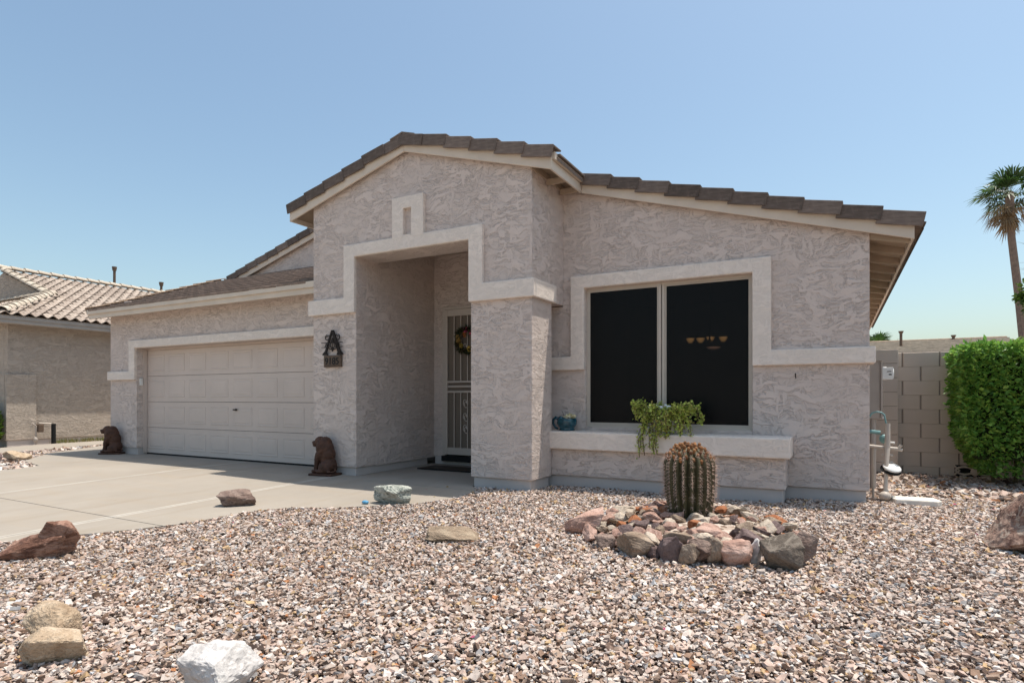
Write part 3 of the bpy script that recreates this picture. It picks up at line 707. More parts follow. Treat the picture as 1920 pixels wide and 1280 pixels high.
# teal planter on the bench
tp = empty('teal_planter', (-3.20, 7.38, .712), 'teal glazed planter with handle and one cream flower on the window bench', 'planter')
MB().lathe([(.075,0),(.10,.004),(.105,.02),(.095,.032),(.12,.06),(.135,.10),(.132,.14),(.128,.165),(.118,.165),(.115,.14),(.05,.13)], (-3.18,7.38,.713), 24).build('pot', M['teal'], tp, smooth=True)
MB().tube([(-3.30,7.38,.86),(-3.345,7.37,.885),(-3.375,7.365,.855),(-3.375,7.365,.80),(-3.345,7.37,.75),(-3.31,7.375,.735)], [.022,.02,.018,.017,.016,.014], 8).build('handle', M['teal'], tp, smooth=True)
MB().sphere((-3.25,7.33,.875), (.04,.03,.03)).build('knob', M['teal'], tp, smooth=True)
MB().tube([(-3.22,7.38,.87),(-3.235,7.385,.93),(-3.26,7.39,.975)], .003, 5).build('twig', M['stem_g'], tp)
rf = random.Random(8)
leaf_obj('flower', tp, 130, lambda i: ((-3.125+rf.gauss(0,.022), 7.36+rf.gauss(0,.018), .892+rf.gauss(0,.008)), (rf.uniform(-1,1), rf.uniform(-1,1), rf.uniform(-.1,.8))), .045, [(.80,.76,.52),(.72,.66,.40),(.85,.82,.66)], 9, 'petal', .9)

# white pot with trailing succulent
pp = empty('potted_succulent', (-1.86, 7.32, .712), 'white pot with bright green trailing succulent and small white birds on the window bench', 'potted plant')
MB().lathe([(.085,0),(.11,.01),(.14,.05),(.155,.10),(.16,.145),(.175,.155),(.175,.17),(.15,.17),(.145,.14),(.02,.13)], (-1.83,7.34,.713), 28).build('pot', M['pot'], pp, smooth=True)
rp = random.Random(21); strands = []
for k in range(84):
    a = rp.uniform(0, 2*math.pi)
    if rp.random() < .62: a = rp.uniform(math.pi*1.02, math.pi*1.98)
    r = rp.uniform(.18, .40); drop = rp.uniform(-.02, .30) if math.sin(a) < -.15 else rp.uniform(-.08, .06)
    if -2.10 < -1.83+r*math.cos(a) < -1.80 and math.sin(a) < -.3 and rp.random() < .5: drop = rp.uniform(.28, .52)
    lift = rp.uniform(.05, .15)
    if rp.random() < .35 and abs(math.cos(a)) > .15: lift = rp.uniform(.12, .21); drop = rp.uniform(-.02, .06)
    pts = []
    for t in [q/9 for q in range(10)]:
        rr = .05 + (r-.05)*math.sin(min(1, t*1.5)*math.pi/2)
        if math.sin(a) > 0: rr = min(rr, .19/max(.2, math.sin(a)))
        z = .89 + lift*math.sin(min(1, t*1.25)*math.pi*.72)*rp.uniform(.85, 1.15) - drop*max(0, t-.35)/.65
        yy = 7.34+rr*math.sin(a)*.82
        if z < .715 and yy > 7.12: yy = 7.115 - rp.uniform(0, .015)
        pts.append((-1.83+rr*math.cos(a)*1.12+rp.uniform(-.012,.012), yy, z))
    strands.append(pts)
st = MB()
for p in strands: st.tube(p, .005, 4)
st.build('stems', M['stem_g'], pp)
def spos(i):
    p = strands[rp.randrange(len(strands))]; t = rp.random()**.8*8.99; k = int(t); f = t-k
    q = Vector(p[k]).lerp(Vector(p[k+1]), f); q += Vector((rp.gauss(0,.014), rp.gauss(0,.014)-.004, rp.gauss(0,.014)))
    return q, (rp.uniform(-1,1), rp.uniform(-1,.6), rp.uniform(-.5,.9))
leaf_obj('foliage', pp, 5200, spos, .032, [(.42,.52,.10),(.52,.62,.14),(.34,.42,.08),(.60,.66,.20),(.42,.38,.12)], 22, 'leaf', .75)
for k, (bx, by, bz) in enumerate([(-1.90,7.27,1.03),(-1.80,7.28,1.035),(-2.00,7.26,1.005)]):
    b = MB().sphere((bx,by,bz), (.04,.024,.024)).sphere((bx-.035,by,bz+.022), .018).add([(bx-.05,by-.004,bz+.024),(bx-.05,by+.004,bz+.024),(bx-.068,by,bz+.018)], [(0,1,2)]).add([(bx+.03,by-.012,bz+.006),(bx+.03,by+.012,bz+.006),(bx+.085,by+.014,bz+.018),(bx+.085,by-.014,bz+.018)], [(0,1,2,3)])
    b.build('bird_ornament', M['white'], pp, smooth=True)

# chandelier inside the window
ch = empty('chandelier', (-1.72, 9.5, 2.9), 'lit chandelier with amber shades seen through the dark window', 'chandelier')
MB().tube([(-1.72,9.5,2.88),(-1.72,9.5,1.98)], .012, 8).build('stem', M['darkmetal'], ch)
for k, (x, y, z) in enumerate([(-2.01,9.5,2.0),(-1.84,9.42,1.99),(-1.73,9.62,2.02),(-1.52,9.5,2.0)]):
    MB().lathe([(.03,0),(.055,.035),(.072,.075),(.068,.075),(.028,.01)], (x,y,z), 16).build('shade', M['lampshade'], ch, smooth=True)
    MB().tube([(-1.72,9.5,2.05),((x-1.72)/2,(y+9.5)/2,1.94),(x,y,z)], .008, 6).build('arm', M['darkmetal'], ch)
MB().lathe([(.01,0),(.08,.015),(.11,.045),(.10,.05),(.02,.03)], (-1.66,9.5,1.88), 18).build('bowl', M['lampbowl'], ch, smooth=True)

MB().tube([(-.42,Yw-.001,1.42),(-.42,Yw-.03,1.43),(-.42,Yw-.035,1.40),(-.415,Yw-.03,1.375)], .006, 6).build('wall_hook', M['darkmetal'], house)
# utility gear on the side wall
ep = empty('service_box', (.4, 9.0, .88), 'taupe electric service box on the side wall above a conduit', 'service box')
MB().box(.312,.478, 8.82, 9.28, .885, 1.615).build('cabinet', M['panelbox'], ep, bevel=.006)
MB().box(.479,.50, 8.80, 9.30, .895, 1.60).build('door_cover', M['panelbox'], ep, bevel=.004)
MB().box(.30,.515, 8.79, 9.31, 1.616, 1.632).build('rain_cap', M['steel'], ep)
MB().box(.50,.53, 8.85, 8.90, .89, .915).build('latch', M['white'], ep)
MB().tube([(.40,8.88,.884),(.40,8.88,-.02)], .036, 12).build('conduit', M['panelbox'], ep)
MB().tube([(.40,8.88,.884),(.40,8.88,.85)], .046, 12).build('collar', M['panelbox'], ep)
em = empty('electric_meter', (.55, 8.92, 1.4), 'white electric meter on the side of the service box', 'meter')
MB().lathe([(.085,0),(.085,.05),(.078,.055),(.078,.115),(.06,.128)], n=20).build('dial_cover', M['white'], em, smooth=False, world=T(.502,8.98,1.46) @ Matrix.Rotation(R(90), 4, 'Y'))
MB().box(.50,.62, 8.88, 8.895, 1.385, 1.535).build('housing', M['white'], em, bevel=.004)
MB().box(.555,.60, 8.876, 8.8795, 1.478, 1.487).box(.572,.602, 8.876, 8.8795, 1.437, 1.452).build('dial_marks', M['black'], em)
gm = empty('gas_riser', (.48, 7.9, 0), 'beige gas riser with valve, regulator and cross pipe at the house corner', 'gas meter')
MB().tube([(.47,7.83,.06),(.485,7.9,.36),(.50,7.98,.58),(.505,8.0,.86)], [.022,.020,.03,.026], 10).build('riser_pipe', M['steel'], gm)
MB().sphere((.468,7.82,.06), (.062,.062,.055), 14, 9).build('valve_ball', M['steel'], gm, smooth=True)
MB().tube([(.30,8.0,.60),(.60,8.0,.575),(.635,8.0,.62)], .019, 10).build('cross_pipe', M['steel'], gm)
MB().tube([(.57,8.0,.575),(.645,8.0,.562)], .017, 8).build('pipe_end', M['steel'], gm)
MB().lathe([(.02,0),(.085,.012),(.095,.025),(.085,.038),(.03,.05),(.02,.06)], n=20).build('regulator', M['white'], gm, smooth=True, world=T(.535,7.94,.345) @ Matrix.Rotation(R(24), 4, 'X') @ Matrix.Rotation(R(14), 4, 'Y'))
MB().lathe([(.07,0),(.105,.01),(.105,.02),(.07,.03)], n=20).build('regulator_flange', M['black'], gm, world=T(.525,7.945,.325) @ Matrix.Rotation(R(24), 4, 'X') @ Matrix.Rotation(R(14), 4, 'Y'))
for zz in (.42,.50): MB().tube([(.445,7.985,zz),(.555,7.985,zz)], .014, 8).build('fitting', M['steel'], gm)
MB().tube([(.365,8.05,.0),(.365,8.05,.62)], .013, 8).build('side_pipe', M['steel'], gm)
hs_ = empty('hose_bib', (.40, 8.1, .55), 'teal hose loop and brass tap on the side wall', 'hose')
MB().tube([(.335,8.1,.93)]+[(.335+.075*(1-math.cos(a)), 8.1, .93+.06*math.sin(a)) for a in (.4,.9,1.5,2.1,2.7)]+[(.495,8.1,.86),(.50,8.1,.74)], .0095, 8).build('hose', M['hose'], hs_)
MB().tube([(.33,8.1,.76),(.44,8.1,.75)], .022, 8).build('tap', M['hose'], hs_)
MB().sphere((.47,8.08,.68), (.045,.04,.055), 10, 7).build('tap_body', M['hose'], hs_, smooth=True)
MB().tube([(.47,8.08,.645),(.575,8.05,.64)], .012, 8).build('tap_handle', M['white'], hs_)
ul = empty('utility_lid', (.75, 7.85, 0), 'flat pale concrete utility box lid lying in the gravel', 'utility lid')
MB().prism_z([(-.21,-.13),(.17,-.15),(.23,-.08),(.21,.12),(-.19,.14),(-.23,.08)], -.05, .05).build('lid', M['lid'], ul, bevel=.012, world=T(.75,7.87,0) @ Matrix.Rotation(R(8), 4, 'Z'))

# ------------------------------------------------------------------ block wall behind the side yard
bw = empty('block_wall', (2.0, 11.0, 0), 'taupe concrete block wall between house and hedge', 'wall')
MB().box(.32, 5.5, 11.016, 11.18, -.1, 1.842).build('core', M['mortar'], bw)
bl = MB().box(-.2265,.2265,0,.19,0,.2163).mesh('block', bevel=.004, seg=1); bl.materials.append(M['block'])
blh = MB().box(-.113,.113,0,.19,0,.2105).mesh('block', bevel=.004, seg=1); blh.materials.append(M['block'])
for r_ in range(9):
    z = -.115 + .2177*r_; off = (.2365 if r_ % 2 else 0.0)
    for k in range(-1, 10):
        x = .886 + .473*k + .2365 + off
        if x < .6: continue
        inst('block', bl, T(x, 11.0 + rng.uniform(-.0015,.0015), z), bw)
vb = MB()
for x in (1.66, 1.90):          # pierced vent block at the foot
    for zc_ in (.07,):
        ringp = [(x+.105*math.cos(a), 10.985, zc_+.055*math.sin(a)) for a in [2*math.pi*k/16 for k in range(17)]]
        vb.tube(ringp, .016, 6, cap=False)
vb.tube([(1.53,10.985,0),(1.60,10.985,.07),(1.53,10.985,.14)], .014, 6); vb.sphere((1.78,10.97,.06), (.055,.03,.06), 10, 7)
vb.build('vent_block', M['block'], bw)
MB().box(1.54,2.02,10.992,10.9985,-.02,.15).build('vent_shadow_backing', M['black'], bw)  # flat black sheet: shade inside the piercings put into its colour
pl = empty('block_pilaster', (.67, 10.9, 0), 'darker block pilaster where the wall meets the house', 'pilaster')
pb = MB().box(-.152,.152,0,.16,0,.2105).mesh('block', bevel=.004, seg=1); pb.materials.append(M['block'])
for r_ in range(10): inst('block', pb, T(.665, 10.82, -.28+.2177*r_), pl)
MB().box(.522,.808,10.828,10.97,-.1,1.88).build('core', M['mortar'], pl)

# hedge
hg = empty('hedge', (2.4, 10.2, 0), 'clipped dark green leafy hedge in front of the block wall', 'hedge')
rh = random.Random(31)
hx0, hx1, hy0, hy1, hz1 = 1.45, 4.2, 9.62, 10.85, 1.84
def hpos(i):
    u = rh.random(); z = .12 + (hz1-.12)*(rh.random()**.85)
    taper = .30*max(0, (0.75-z)/.75)**1.2 + .04*max(0, (1.3-z))
    xa, ya = hx0+taper, hy0+taper*.8
    bump = .07*noise.noise(Vector((rh.random()*0+z*3, u*9, 2.0)))
    if u < .50: p = Vector((rh.uniform(xa, 3.6), ya+abs(rh.gauss(0,.07)), z)); nrm = Vector((0,-1,.15))
    elif u < .72: p = Vector((rh.uniform(xa, 3.8), rh.uniform(hy0, hy1), hz1-abs(rh.gauss(0,.05)))); nrm = Vector((0,-.2,1))
    elif u < .92: p = Vector((xa+abs(rh.gauss(0,.07)), rh.uniform(ya, hy1), z)); nrm = Vector((-1,-.1,.15))
    else: p = Vector((rh.uniform(xa+.1, 3.6), rh.uniform(ya+.1, hy1), z)); nrm = Vector((0,-.5,.5))
    f = noise.noise(p*4.2)*.05 + noise.noise(p*11)*.06
    p += nrm*f
    # round the corners
    dx, dz = max(0, hx0+.06-p.x), max(0, p.z-(hz1-.06))
    if dx > 0 and dz > 0: p.x += dz*.5; p.z -= dx*.5
    d = nrm*.75 + Vector((rh.uniform(-1,1), rh.uniform(-1,1), rh.uniform(-.7,.7)))
    return p, d
leaf_obj('foliage', hg, 18000, hpos, .078, [(.16,.34,.06),(.20,.39,.07),(.12,.27,.05),(.25,.43,.08),(.31,.46,.09)], 32, 'leaf', .48)
hc = MB().box(hx0+.16, 3.6, hy0+.16, hy1-.1, .35, hz1-.14).build('shade_core', plain('hedge_shade_core', (.020,.030,.008), .95, .4, 12, .5, 20), hg)  # solid near-black box, the shade between the leaves painted as its colour
for k in range(7): MB().tube([(1.85+.26*k, 10.2+.1*(k % 2), -.03), (1.83+.26*k, 10.2, .5)], [.025,.018], 7).build('stem', M['stem_g'], hg)

# ------------------------------------------------------------------ things beyond the wall
fh = empty('far_house', (3.0, 26, 0), 'tan tiled roof of a house behind the block wall', 'house')
MB().box(-6, 5.0, 24.4, 30, 0, 2.55).build('wall', M['stucco_n'], fh)
froof = MB(); fs_ = .205; ny = 7
for k in range(ny):
    y0, y1 = 23.9+.46*k, 23.9+.46*(k+1); z0, z1 = 2.62+fs_*(y0-23.9), 2.62+fs_*(y1-23.9)
    froof.add([(-7,y0,z0),(5.3,y0,z0),(5.3,y0,z0+.075),(-7,y0,z0+.075),(-7,y1,z1+.01),(5.3,y1,z1+.01)], [(0,1,2,3),(3,2,5,4)])
fr = froof.build('roof', M['tile_nc'], fh)
MB().box(-7,5.3,23.95,27.2,2.3,2.6).build('eave', M['fascia'], fh)
MB().prism_x([(23.95,2.6),(27.1,3.25),(27.1,2.6)], 5.0, 5.25).build('gable_end', M['stucco_n'], fh)
MB().box(-7,5.32,27.05,27.35,3.22,3.34).build('ridge', M['cap'], fh, bevel=.03)
for x, y, h in ((2.02,25.6,.45),(3.75,27.0,.35)):
    MB().tube([(x,y,2.95),(x,y,3.05+h)], .045, 8).tube([(x,y,3.0+h),(x,y,3.09+h)], [.05,.09], 8).build('roof_vent', M['plaque'], fh)

def frond_fan(b_v, b_f, b_c, base, d, L, rs, col, blades=16, spread=1.25, wid=.05):
    d = Vector(d).normalized(); s_ = d.cross(Vector((0,0,1)));
    if s_.length < .05: s_ = Vector((1,0,0))
    s_.normalize(); nn = s_.cross(d)
    pet = Vector(base); hub = pet + d*L*.5
    def q(vs, c):
        n0 = len(b_v); b_v.extend([tuple(v) for v in vs]); b_f.append((n0, n0+1, n0+2)); b_c.extend([(*c, 1)]*3)
    w = L*.015; q([pet-s_*w, pet+s_*w, hub], sc(col, .8)); q([pet-nn*w, pet+nn*w, hub], sc(col, .8))
    for k in range(blades):
        a = spread*(2*k/(blades-1)-1); k2 = rs.uniform(.7, 1.2)
        dd = d*math.cos(a)+s_*math.sin(a); bl_ = L*.62*(1-.25*abs(a)/spread)*rs.uniform(.85,1.1)
        pr = (s_*math.cos(a)-d*math.sin(a))*L*wid*.5; mid = hub+dd*bl_*.55+nn*rs.uniform(-.02,.05)*L; tip = hub+dd*bl_ + Vector((0,0,-bl_*rs.uniform(.15,.4)))
        c = sc(col, k2); q([hub, mid-pr, mid+pr], c); q([mid-pr, tip, mid+pr], c)
def palm(name, trunk, crown, L, label, ngreen, ndead, seed):
    e = empty(name, trunk[0], label, 'palm tree'); rs = random.Random(seed)
    MB().tube(trunk, [.19,.155,.14,.13,.15][:len(trunk)] if len(trunk) <= 5 else .2, 10).build('trunk', M['trunk'], e)
    V, Fq, C = [], [], []
    for k in range(ngreen):
        a = rs.uniform(0, 2*math.pi); el = rs.uniform(-.15, 1.3)
        frond_fan(V, Fq, C, crown, (math.cos(a)*math.cos(el), math.sin(a)*math.cos(el), math.sin(el)), L*rs.uniform(.75,1.1), rs, rs.choice([(.045,.10,.02),(.07,.13,.03),(.035,.075,.02)]))
    place(bpy.data.objects.new('crown', raw_mesh('crown', V, Fq, M['leaf'], C)), e)
    if ndead:
        V, Fq, C = [], [], []
        for k in range(ndead):
            a = rs.uniform(0, 2*math.pi); el = rs.uniform(-1.45, -.05)
            frond_fan(V, Fq, C, Vector(crown)+Vector((0,0,-.15-.3*rs.random())), (math.cos(a)*math.cos(el), math.sin(a)*math.cos(el), math.sin(el)), L*rs.uniform(.5,.95), rs, rs.choice([(.26,.18,.10),(.20,.14,.08),(.36,.27,.17)]), 12, 1.0)
        place(bpy.data.objects.new('dead_fronds', raw_mesh('dead_fronds', V, Fq, M['dryleaf'], C)), e)
palm('palm_tree', [(6.72,30,0),(6.45,30,2.6),(6.25,30,5.0),(6.02,30,7.4),(5.95,30,9.2)], (5.93,30,9.0), 1.3, 'tall fan palm with brown skirt of dead fronds at the right edge', 42, 34, 51)
palm('small_palm', [(1.75,36,0),(1.75,36,1.9),(1.75,36,3.3)], (1.75,36,3.45), 1.3, 'low palm whose green fronds show just above the far roof', 20, 0, 52)
yt = empty('yucca_tree', (3.35, 14, 0), 'green spiky tree reaching in from the right edge above the hedge', 'tree')
ry_ = random.Random(61); V, Fq, C = [], [], []
MB().tube([(3.5,14,0),(3.46,14,1.5),(3.38,14,3.0),(3.36,14,3.9)], [.10,.08,.06,.04], 8).build('trunk', M['trunk'], yt)
for k in range(120):
    z = ry_.uniform(2.2, 4.1); a = ry_.uniform(0, 2*math.pi); el = ry_.uniform(-.1, .9); d = Vector((math.cos(a)*math.cos(el), math.sin(a)*math.cos(el), math.sin(el))); L = ry_.uniform(.5,.78)
    b0 = Vector((3.38,14,z)); s_ = d.cross(Vector((0,0,1))).normalized()*.014; m_ = b0+d*L*.5; tip = b0+d*L+Vector((0,0,-.06))
    n0 = len(V); V += [tuple(b0-s_*.6), tuple(b0+s_*.6), tuple(m_+s_), tuple(m_-s_), tuple(tip)]; Fq += [(n0,n0+1,n0+2),(n0,n0+2,n0+3),(n0+3,n0+2,n0+4)]; c = ry_.choice([(.05,.09,.03),(.07,.11,.04),(.09,.12,.05)]); C += [(*c,1)]*5
place(bpy.data.objects.new('spiky_leaves', raw_mesh('spiky_leaves', V, Fq, M['leaf'], C)), yt)
rl = random.Random(62)
cl = [(3.02,13.8,3.12,.16),(3.2,13.8,3.2,.22),(2.95,13.8,2.95,.12),(3.12,13.8,2.72,.16),(3.3,13.8,2.4,.25)]
def yp(i):
    c = cl[i % len(cl)]; v = Vector((rl.gauss(0,1), rl.gauss(0,1), rl.gauss(0,.8))).normalized()*c[3]*rl.random()**.5
    return Vector(c[:3])+v, v+Vector((rl.uniform(-.1,.1),)*3)
leaf_obj('foliage', yt, 900, yp, .085, [(.09,.16,.02),(.14,.21,.03),(.06,.11,.02)], 63)
for c in cl[:4]: MB().tube([(3.38,14,c[2]-.25),((3.38+c[0])/2,13.9,c[2]-.08),c[:3]], [.02,.014,.008], 6).build('branch', M['stem_g'], yt)

# ------------------------------------------------------------------ neighbouring house on the left
nh = empty('neighbour_house', (-20, 10, 0), 'neighbouring tan stucco house with wavy S-tile roof on the left', 'house')
NX = -17.5
MB().box(NX-.2, NX, 6.8, 15, .12, 3.0).build('wall', M['stucco_n'], nh, bevel=.01)
MB().box(-26, NX-.201, 6.8, 7.0, .12, 3.0).build('wall', M['stucco_n'], nh)
MB().box(NX-.01, NX+.06, 6.74, 7.36, .12, 1.72).build('wall_popout', M['stucco_n'], nh, bevel=.015)
MB().box(-26, NX-.02, 6.74, 6.799, .12, 1.72).build('wall_popout', M['stucco_n'], nh)
MB().box(-26, NX-.03, 6.83, 15, -.1, .12).build('foundation', M['stem'], nh)
MB().box(NX-.035, NX+.03, 6.78, 7.33, -.1, .12).build('foundation', M['stem'], nh)
NE, NEz, NP, NR = -17.02, 3.10, .35, -22.65        # eave x, eave z, pitch, ridge x
zn = lambda x: NEz + NP*(NE - x)
GY2 = 8.7
nroof = MB().add([(NE,6.45,NEz-.02),(NE,15,NEz-.02),(NR,15,zn(NR)-.02),(NR,GY2,zn(NR)-.02),(-19.75,GY2,zn(-19.75)-.02)], [(0,1,2,3,4)])
nroof.add([(NE,6.45,NEz-.02),(-19.75,GY2,zn(-19.75)-.02),(-26,GY2,zn(-19.75)-.02),(-26,6.45,NEz-.02)], [(0,1,2,3)])
nroof = nroof.build('roof', M['deck'], nh)
MB().prism_y([(-19.6,4.0),(NR,5.1),(-25.5,4.1),(-25.5,3.9),(-19.6,3.9)], GY2+.05, GY2+.2).build('wall', M['stucco_n'], nh)
MB().box(NE-.07, NE-.04, 6.45, 15, 2.90, 3.04).build('fascia_board', M['fascia_n'], nh, bevel=.004, seg=1)
MB().box(NE-.04, NE-.015, 6.43, 15, 2.99, 3.085).build('fascia_board', M['fascia_n'], nh, bevel=.004, seg=1)
MB().box(-26, NE-.015, 6.42, 6.45, 2.92, 3.08).build('fascia_board', M['fascia'], nh)
MB().box(NX+.001, NE-.07, 6.46, 15, 2.915, 2.93).build('soffit_board', M['fascia_n'], nh)
# S tile: one wave of the profile, tapered and thick
def s_tile(L, w, h, th=.016, seg=10):
    b = MB(); n = seg+1
    prof = [((i/seg-.5)*w*1.06, h*(.5+.5*math.cos(2*math.pi*(i/seg-.5))) if abs(i/seg-.5) < .5 else 0) for i in range(n)]
    vs = []
    for yy, dz in ((0, .0), (L, -.02)):
        for x, z in prof: vs.append((yy, x, z+dz))
        for x, z in prof: vs.append((yy, x, z+dz-th))
    fs = []
    for i in range(seg):
        fs += [(i, i+1, 2*n+i+1, 2*n+i), (n+i, 3*n+i, 3*n+i+1, n+i+1), (i, n+i, n+i+1, i+1)]
    b.add(vs, fs); return b
stm = s_tile(.44, .243, .07).mesh('roof_tile', smooth=False); stm.materials.append(M['tile_n'])
nsl = math.atan(NP); ex = .372*math.cos(nsl)
cand = []
row = 0; x = NE+.03
while x > NR+.15:
    y = 6.55
    while y < 13.6:
        # hip cut
        if x < NE-.1 and y < 6.45 + (NE-x)*(GY2-6.45)/2.73 and y < GY2: y += .243; continue
        cand.append((x, y)); y += .243
    x -= ex
def hidden(x, y):                       # behind the garage roof as seen from the yard
    return y > 9.9 + (NE-x)*.55
vis = [c for c in cand if not hidden(*c)]; rest = [c for c in cand if hidden(*c)]
vis.sort(key=lambda c: -c[0]*.0 + (c[0]**2 + c[1]**2)); rest += vis[300:]; vis = vis[:300]
def tileM(x, y): return T(x, y, zn(x)+.012+rng.uniform(-.004,.004)) @ Matrix.Rotation(math.pi, 4, 'Z') @ Matrix.Rotation(-nsl+.045, 4, 'Y') @ Matrix.Rotation(rng.uniform(-.012,.012), 4, 'Z')
for x, y in vis: inst('roof_tile', stm, tileM(x, y), nroof)
if rest:
    b = MB(); lo = s_tile(.44, .243, .07, seg=6)
    for x, y in rest:
        Mx = tileM(x, y); b.add([Mx @ Vector(v) for v in lo.v], lo.f)
    tag(b.build('roof_tiles', M['tile_n'], nroof), kind='stuff')
# ridge, rake and hip caps
capm = MB()
vs = []; ns = 8
for yy, r in ((0, .135), (.42, .115)):
    for i in range(ns+1):
        a = math.pi*i/ns; vs.append((yy, r*math.cos(a), r*.75*math.sin(a)))
    for i in range(ns+1):
        a = math.pi*i/ns; vs.append((yy, (r-.018)*math.cos(a), (r-.018)*.75*math.sin(a)))
fs = []; n1 = ns+1
for i in range(ns): fs += [(i, i+1, 2*n1+i+1, 2*n1+i), (n1+i, 3*n1+i, 3*n1+i+1, n1+i+1), (i, n1+i, n1+i+1, i+1)]
capm = capm.add(vs, fs).mesh('ridge_tile'); capm.materials.append(M['tile_nc'])
def caps(p0, p1, up=.03, expo=.36):
    p0, p1 = Vector(p0), Vector(p1); d = (p1-p0); n = max(1, int(d.length/expo)); d.normalize()
    s_ = Vector((0,0,1)).cross(d).normalized(); u_ = d.cross(s_)
    Rm = Matrix((d, s_, u_)).transposed().to_4x4()
    for k in range(n+1):
        q = p0 + d*expo*k; inst('ridge_tile', capm, T(q.x, q.y, q.z+up+rng.uniform(-.004,.004)) @ Rm @ Matrix.Rotation(.045, 4, 'Y') @ Matrix.Rotation(rng.uniform(-.01,.01), 4, 'Z'), nroof)
caps((NR, GY2-.2, zn(NR)+.04), (NR, 15, zn(NR)+.04), .04)
caps((-19.6, GY2-.02, zn(-19.6)+.0), (NR, GY2-.02, zn(NR)+.0), .04)
caps((NE-.05, 6.5, NEz+.03), (-19.75, GY2, zn(-19.75)+.03), .05, .30)
for k in range(9):      # low caps along the foot of the gable and the hip end slope
    inst('ridge_tile', capm, T(-19.85-.36*k, GY2-.12, zn(-19.75)+.02) @ Matrix.Rotation(math.pi, 4, 'Z'), nroof)
hipt = s_tile(.44, .243, .07, seg=6).mesh('roof_tile'); hipt.materials.append(M['tile_n'])
sp2 = math.atan((zn(-19.75)-NEz)/(GY2-6.45))
for k in range(10):
    for j in range(7):
        y = 6.42+.31*j; x = -17.25-.243*k-(y-6.42)*1.22
        if x < -22: continue
        inst('roof_tile', hipt, T(x, y, NEz+.01+(y-6.45)*math.tan(sp2)) @ Matrix.Rotation(R(90), 4, 'Z') @ Matrix.Rotation(-sp2+.04, 4, 'Y'), nroof)
for x, y, h in ((-22.9, 12.05, .62), (-22.9, 13.75, .35)):
    MB().tube([(x,y,4.9),(x,y,5.12+h)], .045, 8).tube([(x,y,5.10+h),(x,y,5.24+h)], [.065,.085], 10).build('roof_vent', M['plaque'], nh)
ng = empty('neighbour_gas_meter', (-17.15, 7.3, 0), 'dark gas meter with pipe stub against the neighbouring wall', 'gas meter')
MB().tube([(-17.28,7.28,0),(-17.28,7.28,.45),(-17.28,7.20,.52)], .022, 8).build('riser_pipe', M['panelbox'], ng)
MB().box(-17.34,-17.2,7.30,7.42,.30,.50).build('meter_body', M['plaque'], ng, bevel=.02)
MB().tube([(-17.27,7.34,.52),(-17.22,7.58,.50)], .02, 8).build('cross_pipe', M['steel'], ng)
MB().tube([(-17.2,7.62,-.02),(-17.2,7.62,.50)], .05, 10).build('bollard_pipe', M['black'], ng)
MB().sphere((-17.27,7.27,.12), (.05,.05,.07)).build('valve', M['panelbox'], ng)
nb_ = empty('neighbour_shrub', (-17.55, 6.45, 0), 'bright green shrub at the left edge beside the neighbouring house', 'shrub')
rb = random.Random(71)
def bp(i):
    v = Vector((rb.gauss(0,1), rb.gauss(0,1), rb.gauss(0,1))).normalized()*rb.random()**.4
    return Vector((-17.75+v.x*.5, 6.35+v.y*.42, .48+v.z*.50)), v+Vector((rb.uniform(-.5,.5), rb.uniform(-.5,.5), .6))
leaf_obj('foliage', nb_, 2600, bp, .085, [(.09,.16,.02),(.13,.21,.025),(.05,.10,.015)], 72)
for k in range(5): MB().tube([(-17.75+.05*k-.1,6.35,-.03),(-17.75+.15*(k-2),6.35+.05*(k % 2),.5)], [.014,.006], 6).build('stem', M['stem_g'], nb_)
rg = random.Random(77)
leaf_obj('weeds', None, 520, lambda i: ((-17.28+rg.uniform(-.08,.14), rg.uniform(7.6, 9.3), -.02), (rg.uniform(-.5,.5), rg.uniform(-.5,.5), 1)), .13, [(.20,.20,.06),(.30,.26,.11),(.14,.17,.04)], 78, 'leaf', .08)
tag(bpy.data.objects['weeds'], 'dry grass weeds along the foot of the neighbouring wall', 'weeds', kind='stuff')

